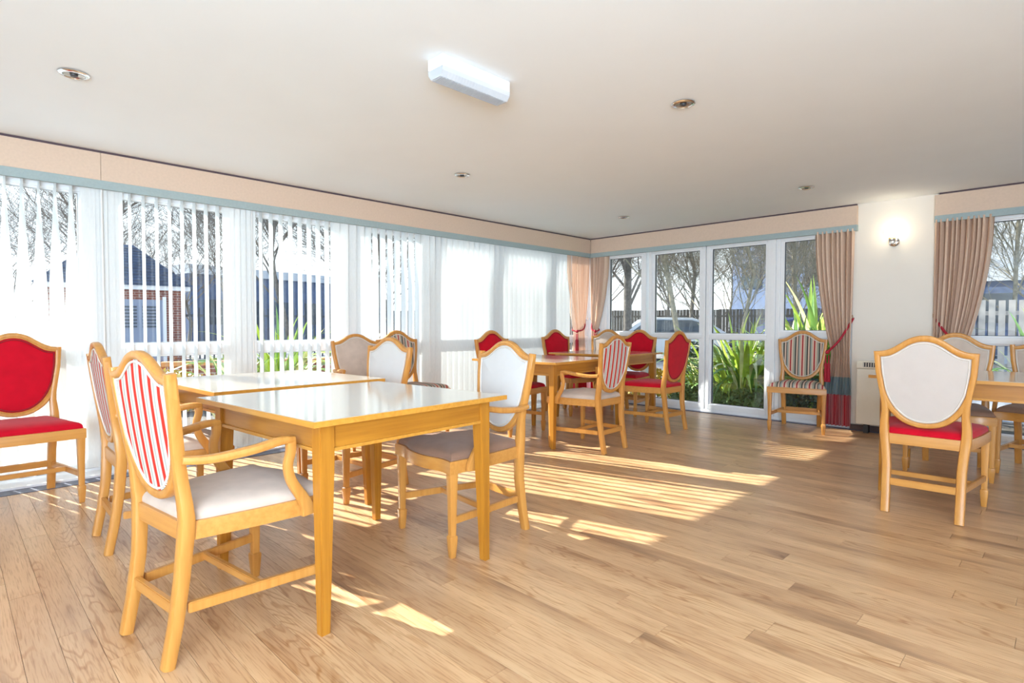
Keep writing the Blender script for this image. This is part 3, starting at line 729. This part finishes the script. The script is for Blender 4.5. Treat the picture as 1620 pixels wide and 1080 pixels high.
def loft(bm, rings_):
    G_ = [[bm.verts.new(p) for p in r] for r in rings_]; n = len(G_[0])
    for a, b in zip(G_, G_[1:]):
        for i in range(n): bm.faces.new((a[i], a[(i+1) % n], b[(i+1) % n], b[i]))
    return G_
def seat_pad_bm(front, h=.052):
    o = seat_outline(front, -.010); c = (0, .04); bm = bmesh.new(); rs = []
    for s, z in ((1.0, .440), (1.006, .452), (1.0, .462), (.975, .472), (.93, .480), (.85, .487), (.72, .493), (.52, .497), (.28, .4985)):
        rs.append([(c[0]+(x-c[0])*s, c[1]+(y-c[1])*s, z) for x, y in o])
    G_ = loft(bm, rs); v = bm.verts.new((c[0], c[1], .499)); n = len(o)
    for i in range(n): bm.faces.new((G_[-1][i], G_[-1][(i+1) % n], v))
    bm.faces.new(G_[0]); bmesh.ops.recalc_face_normals(bm, faces=bm.faces[:]); return bm
def rail_bm(front):
    o = seat_outline(front, .004); i_ = seat_outline(front, -.022); bm = bmesh.new()
    rs = [[(x, y, .388) for x, y in o], [(x, y, .441) for x, y in o], [(x*.992, y*.992, .446) for x, y in o], [(x, y, .446) for x, y in i_], [(x, y, .388) for x, y in i_], [(x, y, .388) for x, y in o]]
    loft(bm, rs); bmesh.ops.remove_doubles(bm, verts=bm.verts, dist=1e-5); bmesh.ops.recalc_face_normals(bm, faces=bm.faces[:]); return bm
def rear_leg_bm(s, dz):
    zs = [0, .06, .13, .20, .27, .34, .40, .46, .50, .54, .58, .63, .68, .74, .80, .86, .905, .918+0*dz]
    XO = [(0, .190), (.30, .194), (.40, .205), (.47, .212), (.52, .208), (.58, .200), (.62, .200), (.70, .2115), (.80, .228), (.92, .237)]
    XW = [(0, .044), (.35, .046), (.46, .048), (.55, .040), (.60, .034), (.66, .030), (.9, .030)]
    pts, secs = [], []
    for z in zs:
        xo = interp(z, XO); w_ = interp(z, XW); pts.append((s*(xo-w_/2), yb(z), z)); secs.append((w_, interp(z, [(0, .036), (.4, .046), (.55, .040), (.92, .034)])))
    bm = bmesh.new(); sweep(bm, pts, secs, (1, 0, 0), .28); return bm
def front_leg_bm(s):
    bm = bmesh.new(); pts, secs = [], []
    for z, w_ in ((0, .024), (.004, .027), (.055, .035), (.092, .040), (.10, .038), (.104, .029), (.108, .029), (.25, .034), (.385, .042), (.442, .044)):
        pts.append((s*.242, .240, z)); secs.append((w_, w_))
    sweep(bm, pts, secs, (1, 0, 0), .12); return bm
def arm_bm(s):
    bm = bmesh.new()
    sweep(bm, smooth_curve([(s*.218, -.228, .650), (s*.238, -.15, .644), (s*.262, -.03, .655), (s*.270, .06, .670), (s*.268, .112, .668)], 5),
          [(.030+.010*math.sin(PI*min(1, k/20)), .026+.004*math.sin(PI*k/20)) for k in range(21)], (1, 0, 0), .42)
    return bm
def arm_post_bm(s):
    bm = bmesh.new(); P = smooth_curve([(s*.268, .100, .672), (s*.271, .100, .630), (s*.272, .088, .580), (s*.273, .100, .525), (s*.275, .138, .462), (s*.276, .156, .425), (s*.276, .160, .395)], 4)
    n = len(P); secs = [(.026, interp(k/(n-1), [(0, .034), (.35, .030), (.7, .040), (1, .048)])) for k in range(n)]
    sweep(bm, P, secs, (1, 0, 0), .25); return bm
MESH = {}
def cached(key, fn, mat, name, smooth=True):
    if key not in MESH:
        bm = fn(); me = bpy.data.meshes.new(name); bm.to_mesh(me); bm.free(); me.materials.append(M[mat])
        if smooth:
            for f in me.polygons: f.use_smooth = True
            try: me.set_sharp_from_angle(angle=R(38))
            except Exception: pass
        MESH[key] = me
    return MESH[key]
def add(name, key, fn, mat, parent, smooth=True):
    o = bpy.data.objects.new(name, cached((key, mat), fn, mat, name, smooth)); COL.objects.link(o); o.parent = parent; return o
def chair(loc, rz, label, front, rear, seat, arms=False, rail='bow', group=None, studs=False):
    dz = -.022 if arms else .006
    nm = 'dining_armchair' if arms else 'dining_chair'
    c = empty(nm, (*loc, 0), R(rz)); tag(c, label, 'armchair' if arms else 'chair', group or ('shield-back armchairs' if arms else 'shield-back side chairs'))
    tagk = 'a' if arms else 's'
    add('back_frame', 'bf'+tagk, lambda: back_frame_bm(dz), 'beech', c)
    f = add('back_upholstery', 'pf'+tagk, lambda: pad_bm(dz, 1, .016, .010), front, c)
    r = add('back_upholstery', 'pr'+tagk, lambda: pad_bm(dz, -1, .005, .008), rear, c)
    add('piping', 'pipf'+tagk, lambda: piping_bm(dz, 1, .0165), 'redpiping' if front == 'red' else 'piping', f)
    add('piping', 'pipr'+tagk, lambda: piping_bm(dz, -1, .0115), 'redpiping' if rear == 'red' else 'piping', r)
    sp = add('seat_cushion', 'seat'+rail, lambda: seat_pad_bm(rail), seat, c)
    add('seat_rail', 'rail'+rail, lambda: rail_bm(rail), 'beech_x', c)
    for s in (-1, 1):
        add('leg', 'rl%d' % s+tagk, lambda: rear_leg_bm(s, dz), 'beech', c)
        add('leg', 'fl%d' % s, lambda: front_leg_bm(s), 'beech', c)
        def st():
            bm = bmesh.new(); a = Vector((s*.172, -.20, .170)); b = Vector((s*.242, .228, .170)); bar(bm, a, b, .020, .034, .003); return bm
        add('stretcher', 'st%d' % s, st, 'beech', c)
        if arms:
            add('armrest', 'ar%d' % s, lambda: arm_bm(s), 'beech', c); add('arm_support', 'ap%d' % s, lambda: arm_post_bm(s), 'beech', c)
    def cs():
        bm = bmesh.new(); bar(bm, (-.212, .02, .172), (.212, .02, .172), .020, .028, .003); return bm
    add('stretcher', 'cs', cs, 'beech_x', c)
    def rs_():
        bm = bmesh.new(); bar(bm, (-.162, yb(.17), .172), (.162, yb(.17), .172), .020, .040, .003); return bm
    add('stretcher', 'rs', rs_, 'beech_x', c)
    if studs:
        bm = bmesh.new(); I = dense(ring(HALF_I, dz), 6)
        for i, (x, z) in enumerate(I):
            if i % 2 == 0 and x > .05 and z < .88:
                s = .985; bmesh.ops.create_icosphere(bm, subdivisions=1, radius=.0032, matrix=Matrix.Translation((x*s, yb(z)-.0105, .745+(z-.745)*s)))
        o = mesh_obj('stud_trim', bm, 'stud', r, True, kind='stuff')
    return c
SA = 'shield-back armchairs'
chair((-2.165, .70), 7.5, 'nearest armchair, red and silver striped back, beige seat, facing the near table', 'beige', 'redstripe', 'beige', True, studs=True)
chair((-3.31, .775), -1.0, 'striped-back armchair second from the left, behind the nearest armchair', 'beige', 'redstripe', 'beige', True)
chair((-2.21, 1.885), 173.6, 'white-backed armchair with brown velvet seat at the right of the near table', 'white', 'redstripe', 'taupe', True)
chair((-3.30, 1.885), 184, 'white-backed armchair behind the seam between the two near tables', 'white', 'redstripe', 'beige', True)
chair((-4.50, 2.68), -96, 'beige-backed armchair standing against the bunched blind slats', 'beige', 'redstripe', 'beige', True)
chair((-4.58, 3.22), -90, 'multicoloured striped chair beside the beige armchair at the left blinds', 'multistripe', 'multistripe', 'multistripe', False, 'straight')
chair((-4.425, .307), -87.7, 'red velvet chair at the left edge with its back to the windows', 'red', 'linen', 'red', False, 'straight')
chair((-4.02, 4.01), -89, 'red chair half hidden behind the large white-backed armchair', 'red', 'linen', 'red')
chair((-4.36, 5.40), -95, 'red chair tucked under the far table in front of the shut blind', 'red', 'linen', 'red')
chair((-4.38, 6.06), -165, 'beige-backed chair in front of the corner curtains', 'beige', 'linen', 'red')
chair((-3.85, 5.89), 182, 'sunlit red chair at the far table before the back windows', 'red', 'linen', 'red')
chair((-2.99, 3.973), 93, 'striped-back armchair with pale seat at the middle tables, back to the room', 'beige', 'redstripe', 'beige', True)
chair((-3.055, 5.17), 89.7, 'red-backed chair right of the striped armchair, facing the far table', 'red', 'red', 'red')
chair((-1.99, 6.20), 192, 'multicoloured striped chair under the back window left of the long curtain', 'multistripe', 'multistripe', 'multistripe', False, 'straight')
chair((-.585, 4.056), 1.8, 'pale linen-backed chair with red seat at the right-hand table', 'red', 'linen', 'red')
chair((-.625, 5.215), 183, 'beige-backed chair with brown seat behind the right-hand table', 'beige', 'linen', 'taupe')
chair((-.12, 5.60), 178, 'beige-backed armchair cut off by the right edge of the view', 'beige', 'redstripe', 'taupe', True)

# ------------------------------------------------------------ outside
GZ = -0.12
gr = BX('ground', (-60, 40, -30, 80, GZ-.3, GZ), 'asphalt'); tag(gr, kind='structure')
bed = BX('planting_bed', (-4.6, 1.8, WY+.2, 8.9, GZ-.05, GZ+.04), 'soil'); tag(bed, 'dark soil bed below the back windows', 'soil')
bed2 = BX('planting_bed', (-9.0, WX-.9, 1.2, 8.0, GZ-.05, GZ+.03), 'soil'); tag(bed2, 'dark soil bed outside the left windows', 'soil')

def leaf_mesh(L, w, arch, mat, seed):
    rnd_ = random.Random(seed); bm = bmesh.new(); n = 10; rows_ = []
    tw = rnd_.uniform(-.6, .6)
    for i in range(n+1):
        s = i/n; e_ = 1.45 - arch*s**1.4
        if i: x += L/n*math.cos(e_); z += L/n*math.sin(e_)
        else: x = z = 0.0
        ww = w*(1-s**2.2)*(0.55+.9*min(1, s*3)*.5)
        a = tw*s
        rows_.append([bm.verts.new((x, -ww/2*math.cos(a), z-ww/2*math.sin(a))), bm.verts.new((x, 0, z-.12*ww)), bm.verts.new((x, ww/2*math.cos(a), z+ww/2*math.sin(a)))])
    for p_, q in zip(rows_, rows_[1:]):
        for k in range(2): bm.faces.new((p_[k], p_[k+1], q[k+1], q[k]))
    me = bpy.data.meshes.new('leaf'); bm.to_mesh(me); bm.free(); me.materials.append(M[mat])
    for f in me.polygons: f.use_smooth = True
    return me
LM = [leaf_mesh(1.0, .045+.014*(k % 3), (.8, 1.5, 2.1, 2.7)[k % 4], ('flax1', 'flax2', 'flax1', 'flax3', 'flax2')[k % 5], k) for k in range(24)]
def flax(loc, label, n, size, spread=1.0):
    t = empty('flax_plant', loc); tag(t, label, 'plant', 'variegated flax plants outside')
    for i in range(n):
        o = bpy.data.objects.new('leaf', random.choice(LM)); COL.objects.link(o); o.parent = t
        a = random.uniform(0, 2*PI); r = random.uniform(0, .14)*spread
        o.location = (r*math.cos(a), r*math.sin(a), 0); o.rotation_euler = (random.uniform(-.15, .15), random.uniform(-.45, .15), a)
        s = size*random.uniform(.6, 1.12); o.scale = (s, s*.95, s)
    return t
flax((-3.2, 7.75, GZ+.04), 'lime green strap-leaved flax outside the tall back window beside the red-backed chair', 260, 1.3, 3.5)
flax((-2.75, 8.35, GZ+.04), 'flax clump directly behind the lime green one', 140, 1.35, 3.0)
flax((-2.55, 8.75, GZ+.04), 'tall arching flax outside the window left of the long curtain', 150, 1.85, 3.0)
flax((-4.05, 8.1, GZ+.04), 'small flax clump left of the lime green one', 40, .85)
flax((-.2, 8.3, GZ+.04), 'flax clump outside the right-hand window', 50, 1.3)
flax((-7.3, 3.05, GZ+.04), 'lime flax outside the open slatted left window', 80, 1.45, 1.5)
flax((-6.9, 2.35, GZ+.04), 'smaller flax outside the left windows near the planter wall', 60, 1.05, 1.5)
flax((-7.0, 4.0, GZ+.04), 'flax outside the left windows behind the beige armchair', 60, 1.3, 1.5)

def shrub(loc, rx, ry, h, n, mat, label, ls=.05):
    t = empty('shrub', loc); tag(t, label, 'shrub', 'low shrubs outside')
    bm = bmesh.new()
    for i in range(n):
        a = random.uniform(0, 2*PI); e_ = math.acos(random.uniform(0, 1)); r = random.uniform(.55, 1)**.5
        c = Vector((rx*r*math.sin(e_)*math.cos(a), ry*r*math.sin(e_)*math.sin(a), .06+h*r*math.cos(e_)))
        u = Vector((random.uniform(-1, 1), random.uniform(-1, 1), random.uniform(-1, 1))).normalized(); v = u.orthogonal().normalized()
        s = ls*random.uniform(.6, 1.3); vs = [bm.verts.new(c+u*s), bm.verts.new(c+v*s*.5), bm.verts.new(c-u*s), bm.verts.new(c-v*s*.5)]
        bm.faces.new(vs)
    mesh_obj('foliage', bm, mat, t, kind='stuff')
    bm = bmesh.new()
    for k in range(5):
        a = k*1.3; tube(bm, [(0, 0, -.03), (rx*.3*math.cos(a), ry*.3*math.sin(a), h*.4), (rx*.6*math.cos(a), ry*.6*math.sin(a), h*.75)], [.012, .009, .004], 5)
    mesh_obj('stems', bm, 'bark', t)
sp_ = [(-4.3, 7.35, .45, .4, .45, 'shrubgold', 'golden shrub outside the back window at the red-backed chair'), (-3.55, 7.15, .45, .3, .28, 'shrub', 'low green shrub at the foot of the tall back window'),
       (-2.8, 7.15, .5, .3, .30, 'shrub', 'low green shrub below the lime flax leaves'), (-2.1, 7.2, .55, .35, .45, 'ivy', 'dark shrub behind the multicoloured chair at the back window'),
       (-4.4, 8.6, .4, .4, .85, 'ivy', 'dark bush in the narrow back window by the corner'), (.2, 7.4, .5, .4, .45, 'ivy', 'dark shrub below the right-hand window'),
       (-1.55, 7.5, .5, .4, .7, 'ivy', 'dark bush outside behind the long curtain')]
for x, y, rx, ry, h, m, lb in sp_: shrub((x, y, GZ+.04), rx, ry, h, 1500, m, lb, .035)
shrub((-8.9, 2.2, GZ), .7, .6, .5, 1500, 'shrubgold', 'dry golden shrub outside the slatted window by the low brick wall', .05)

# bare trees
def tree_meshes(seed, h, r0, spread, levels, low=False):
    rnd_ = random.Random(seed); bt, bb = bmesh.new(), []
    V, F = [], []
    def seg(a, b, ra, rb):
        t = (b-a).normalized(); x = t.orthogonal().normalized(); y = t.cross(x); i0 = len(V)
        for p_, r in ((a, ra), (b, rb)):
            for k in range(3): V.append(p_ + x*r*math.cos(k*2.094) + y*r*math.sin(k*2.094))
        for k in range(3): F.append((i0+k, i0+(k+1) % 3, i0+3+(k+1) % 3, i0+3+k))
    def grow(p_, d, L, r, lv):
        bend = Vector((rnd_.uniform(-1, 1), rnd_.uniform(-1, 1), rnd_.uniform(-.4, .6)))*L*.09
        q1 = p_ + d*L*.5 + bend; q2 = p_ + d*L
        if lv == 0: tube(bt, [p_, p_+d*L*.06, q1, q2], [r*1.3, r, r*.85, r*.66], 10)
        else: seg(p_, q1, r, r*.8); seg(q1, q2, r*.8, r*.55)
        if lv >= levels: return
        for i in range((7 if low else 16) if lv == 0 else 5 if lv < 3 else 3):
            f = (.22+.78*(i/16) if lv == 0 and not low else rnd_.uniform(.3, 1)) if i else 1.0; st = (p_ + (q1-p_)*f*2) if f < .5 else (q1 + (q2-q1)*(f-.5)*2)
            a = rnd_.uniform(0, 2*PI); side = Vector((math.cos(a), math.sin(a), rnd_.uniform(-.15, .45)))
            nd = (d + side*spread*rnd_.uniform(.6, 1.5)*(0.4 if i == 0 else 1)).normalized()
            grow(st, nd, L*rnd_.uniform(.55, .85)*((.62-.25*f) if lv == 0 and i and not low else 1.15 if low and lv < 2 else 1), max(.0055, r*(.62 if i == 0 else .40)), lv+1)
    grow(Vector((0, 0, 0)), Vector((rnd_.uniform(-.06, .06), rnd_.uniform(-.06, .06), 1)).normalized(), h*(.26 if low else .66), r0, 0)
    m1 = bpy.data.meshes.new('trunk'); bt.to_mesh(m1); bt.free()
    for f in m1.polygons: f.use_smooth = True
    m2 = bpy.data.meshes.new('branches'); m2.from_pydata([tuple(v) for v in V], [], F); m2.update()
    return m1, m2
TM = {}
def tree(loc, h, var, label, mat, rz):
    key = (var, mat)
    if key not in TM:
        m1, m2 = tree_meshes(20+var, 9, (.085, .13, .06, .08, .07, .09)[var], .8, 5, var > 3); m1.materials.append(M[mat]); m2.materials.append(M[mat]); TM[key] = (m1, m2)
    t = empty('bare_tree', loc, rz); t.scale = (h/9,)*3; tag(t, label, 'tree', 'bare winter trees')
    for nm, me in zip(('trunk', 'branches'), TM[key]):
        o = bpy.data.objects.new(nm, me); COL.objects.link(o); o.parent = t
TR = [((-13.3, 18.0), 9, 3, 'bark', 'grey bare tree in the narrow back window by the corner'), ((-10.6, 16.2), 10, 1, 'bark', 'thick-trunked bare tree in the second back window'),
      ((-8.0, 15.0), 9, 3, 'bark2', 'sunlit pale bare tree in the tall back window'), ((-6.2, 14.6), 8, 2, 'bark2', 'pale bare tree in the back window nearest the long curtain'),
      ((-15.4, 20.6), 10, 2, 'bark', 'far bare tree behind the narrow corner window'), ((-11.4, 22.0), 10, 3, 'bark', 'far bare tree between the second and tall back windows'),
      ((-7.6, 23.5), 10, 0, 'bark2', 'far bare tree by the long curtain'), ((-1.0, 18.0), 8, 2, 'bark2', 'bare tree in the right-hand window'), ((2.4, 19.5), 9, 0, 'bark2', 'far bare tree at the right edge'),
      ((-27.0, -1.5), 9, 0, 'bark', 'bare tree left of the brick building'), ((-19.0, 8.4), 10, 3, 'bark', 'bare tree right of the brick building'), ((-14.6, 8.9), 9, 2, 'bark', 'bare tree in the second slatted window'),
      ((-13.5, 14.0), 9, 0, 'bark', 'bare tree seen past the mixed blind'), ((-28.5, 4.6), 9, 1, 'bark', 'bare tree behind the brick building roof'), ((-23, 12.5), 10, 2, 'bark', 'far bare tree in the second slatted window'), ((-19, 18.5), 10, 0, 'bark', 'far bare tree beyond the parked cars on the left'),
      ((-26, 8.6), 9, 0, 'bark', 'distant bare tree between building and railings'),
      ((-18.2, 25.0), 9, 4, 'bark', 'low branching tree beyond the fence in the narrow corner window'), ((-15.0, 26.5), 9, 5, 'bark', 'low branching tree beyond the fence in the second back window'),
      ((-11.8, 27.0), 9, 4, 'bark2', 'low branching tree beyond the fence left in the tall back window'), ((-9.0, 27.8), 9, 5, 'bark', 'low branching tree beyond the fence right in the tall back window'),
      ((-6.0, 26.8), 9, 4, 'bark2', 'low branching tree beyond the fence by the long curtain'), ((-9.6, 19.3), 7, 5, 'bark2', 'twiggy small tree in front of the fence beyond the parked cars'),
      ((-5.2, 17.2), 7, 4, 'bark2', 'twiggy small tree beside the railings outside the back windows'), ((-.6, 21.5), 7, 5, 'bark2', 'twiggy tree against the clad building in the right-hand window'),
      ((-17.6, 11.2), 8, 5, 'bark', 'low branching tree beyond the second slatted window'), ((-25.5, 1.5), 8, 4, 'bark', 'low branching tree behind the brick building, left'), ((-30, 8.2), 9, 5, 'bark', 'low branching tree far behind the railings')]
for i, ((x, y), h, v, m, lb) in enumerate(TR): tree((x, y, GZ), h, v, lb, m, i*1.7)

# small brick building with a hipped slate roof and louvred door
bb_ = empty('brick_building', (-20.3, 3.75, GZ), R(-8)); tag(bb_, 'small red brick building with slate hipped roof and pale louvred door', 'building')
BX('wall', (-2.6, 0, -1.75, 1.6, 0, 2.25), 'brick', bb_)
BX('fascia', (-2.8, .16, -1.95, 1.8, 2.25, 2.40), 'upvc', bb_)
bm = bmesh.new(); a = [bm.verts.new(p_) for p_ in ((-2.9, -2.05, 2.38), (.22, -2.05, 2.38), (.22, 1.9, 2.38), (-2.9, 1.9, 2.38))]; b = [bm.verts.new((-1.35, -.6, 3.75)), bm.verts.new((-1.35, .4, 3.75))]
for f in ((a[0], a[1], b[0]), (a[1], a[2], b[1], b[0]), (a[2], a[3], b[1]), (a[3], a[0], b[0], b[1]), (a[3], a[2], a[1], a[0])): bm.faces.new(f)
mesh_obj('roof', bm, 'slate', bb_)
bm = bmesh.new()
for k in range(13):
    z = 2.44+k*.10; s_ = 1-(z-2.38)/1.37; x = -1.35+1.57*s_; y0, y1 = -.6-1.45*s_, .4+1.5*s_
    box(bm, x-.012, x+.03, y0, y1, z-.01, z+.012)
mesh_obj('slate_course', bm, 'slate', bb_, kind='stuff')
dr = BX('door', (.001, .05, -.15, 1.05, .05, 1.95), 'doorw', bb_); BX('door_frame', (.001, .06, -.25, -.151, 0, 2.05), 'upvc', bb_); BX('door_frame', (.001, .06, 1.051, 1.15, 0, 2.05), 'upvc', bb_)
for k in range(7): BX('louvre', (.051, .075, -.03, .38, 1.1+k*.1, 1.15+k*.1), 'steel', dr); BX('louvre', (.051, .075, .52, .93, 1.1+k*.1, 1.15+k*.1), 'steel', dr)

# low brick wall outside the left windows
lw = empty('low_brick_wall', (-10.4, 3.0, GZ), R(-16)); tag(lw, 'low brick planter wall outside the slatted window', 'wall')
BX('wall', (-.11, .11, -1.9, 2.6, 0, .50), 'brick', lw); 
for k in range(10): BX('coping_brick', (-.13, .13, -1.9+k*.452, -1.9+k*.452+.44, .501, .575), plain('coping_brick_%d' % k, (random.uniform(.5, .62), random.uniform(.2, .27), .10), .9), lw, bev=.008)

def fence(name, p0, p1, h, w, gap, th, mat, label, rails=(.25, .85), z0=GZ, every=None):
    a = Vector((*p0, 0)); b = Vector((*p1, 0)); L = (b-a).length; d = (b-a).normalized(); ang = math.atan2(d.y, d.x)
    f = empty(name, (*p0, z0), ang); tag(f, label, 'fence')
    bm = bmesh.new(); x = 0
    while x < L: box(bm, x, x+w, -th/2, th/2, .04, h+random.uniform(-.012, .012)); x += w+gap
    mesh_obj('pales', bm, mat, f, kind='stuff')
    bm = bmesh.new()
    for r in rails: box(bm, 0, L, th/2, th/2+.04, h*r-.04, h*r+.04)
    mesh_obj('rails', bm, mat, f)
    x = 0
    while x <= L: BX('post', (x-.05, x+.05, th/2+.041, th/2+.13, 0, h), mat, f); x += 3.0
    return f
fence('timber_fence', (-19.0, 20.0), (-4.5, 24.5), 1.85, .12, .012, .02, 'timber', 'dark close-boarded timber fence beyond the cars')
fence('steel_fence', (-7.6, 23.0), (-1.2, 17.5), 1.75, .05, .10, .02, 'steel', 'dark railing fence beyond the tall flax')
fence('picket_fence', (-2.6, 14.0), (3.5, 14.6), 1.68, .10, .045, .02, 'paletimber', 'pale upright picket fence outside the right-hand window')
fence('steel_fence', (-21.0, 4.6), (-17.5, 16.0), 1.75, .05, .09, .02, 'steel', 'dark railing fence right of the brick building')
BX_ = BX('sign_plate', (-.30, .18, 13.93, 13.95, 1.30, 1.47), 'plastic'); tag(BX_, 'small blank white sign plate on the pale picket fence', 'sign')

# buildings beyond
b1 = empty('clad_building', (0.5, 30, GZ)); tag(b1, 'pale and blue clad building beyond the right-hand window', 'building')
BX('wall', (-5, 9, 0, 6, 0, 3.0), 'cladblue', b1); BX('fascia_panel', (-3.5, 9, -.12, -.001, 3.0, 5.6), 'pale', b1); BX('upper_wall', (-5, 9, 0, 6, 3.001, 7.5), 'cladblue', b1)
for k in range(6): BX('window', (-3.2+k*1.9, -2.2+k*1.9, -.06, -.001, 1.3, 2.5), 'carglass', b1)
b2 = empty('clad_building', (-34, 8, GZ), R(12)); tag(b2, 'long blue-grey building far beyond the left windows', 'building')
BX('wall', (-5, 0, 1.5, 16, 0, 4.0), 'cladblue', b2); BX('fascia', (-5, .15, 1.4, 16.1, 4.001, 4.5), 'pale', b2)
for k in range(6): BX('window', (.001, .05, 2.3+k*2.2, 3.6+k*2.2, 1.2, 2.6), 'carglass', b2)
b3 = empty('clad_building', (-13.5, 34, GZ), R(-10)); tag(b3, 'blue-grey building behind the trees in the tall back window', 'building')
BX('wall', (-1.5, 7, 0, 5, 0, 6.5), 'cladblue', b3); BX('roof_edge', (-1.7, 7.2, -.2, 5.2, 6.501, 6.8), 'pale', b3)
for k in range(4): BX('window', (-.8+k*1.9, .4+k*1.9, -.06, -.001, 3.4, 4.9), 'carglass', b3)

def car(loc, rz, paint, label):
    c = empty('car', loc, R(rz)); tag(c, label, 'car', 'cars parked beyond the back windows')
    L, W_ = 4.1, 1.7
    side = [(-2.05, .35), (-2.05, .72), (-1.95, .86), (-1.35, .93), (-.75, 1.38), (-.3, 1.46), (.9, 1.45), (1.55, 1.25), (1.95, .95), (2.05, .75), (2.05, .32), (1.65, .22), (-1.65, .22)]
    bm = bmesh.new(); ys = [(-.85, .88), (-.82, .97), (-.6, 1.0), (.6, 1.0), (.82, .97), (.85, .88)]; G_ = []
    for y, s in ys:
        G_.append([bm.verts.new((x*(.99 if abs(y) > .8 else 1), y*(0.84 if z > 1.2 else .93 if z > .95 else 1), .22+(z-.22)*(s if z > 1 else 1))) for x, z in side])
    for p_, q in zip(G_, G_[1:]):
        for i in range(len(side)): bm.faces.new((p_[i], p_[(i+1) % len(side)], q[(i+1) % len(side)], q[i]))
    bm.faces.new(G_[0]); bm.faces.new(G_[-1][::-1]); bmesh.ops.recalc_face_normals(bm, faces=bm.faces[:]); mesh_obj('body', bm, paint, c, True)
    for s in (-1, 1):
        bm = bmesh.new(); pts = [(-1.12, .97), (-.68, 1.30), (-.3, 1.37), (.85, 1.36), (1.4, 1.2), (1.55, .97)]
        v1 = [bm.verts.new((x, s*(.80 if z < 1.1 else .735), z)) for x, z in pts]; v2 = [bm.verts.new((x, s*(.83 if z < 1.1 else .765), z)) for x, z in pts]
        bm.faces.new(v1); bm.faces.new(v2[::-1])
        for i in range(6): bm.faces.new((v1[i], v1[(i+1) % 6], v2[(i+1) % 6], v2[i]))
        mesh_obj('side_window', bm, 'carglass', c)
        for x in (-1.3, 1.3):
            bm = bmesh.new(); lathe(bm, [(0, -.1), (.30, -.1), (.32, -.06), (.32, .06), (.30, .1), (.2, .1), (.18, .08), (0, .08)], n=20)
            bmesh.ops.rotate(bm, verts=bm.verts, cent=(0, 0, 0), matrix=Matrix.Rotation(R(90*s*-1), 3, 'X')); bmesh.ops.translate(bm, verts=bm.verts, vec=(x, s*.80, .32)); mesh_obj('wheel', bm, 'tyre', c, True)
        BX('tail_lamp', (2.03, 2.07, s*.72-.09, s*.72+.09, .72, .88), 'tail', c); BX('headlamp', (-2.07, -2.03, s*.62-.14, s*.62+.14, .62, .74), 'plastic', c)
    return c
car((-6.6, 20.3, GZ), 40, 'carblue', 'blue parked car in the tall back window beyond the flax')
car((-10.1, 17.5, GZ), 40, 'carwhite', 'silver parked car in the second back window')
car((-13.2, 12.2, GZ), 60, 'carblue', 'blue parked car seen past the mixed blind')
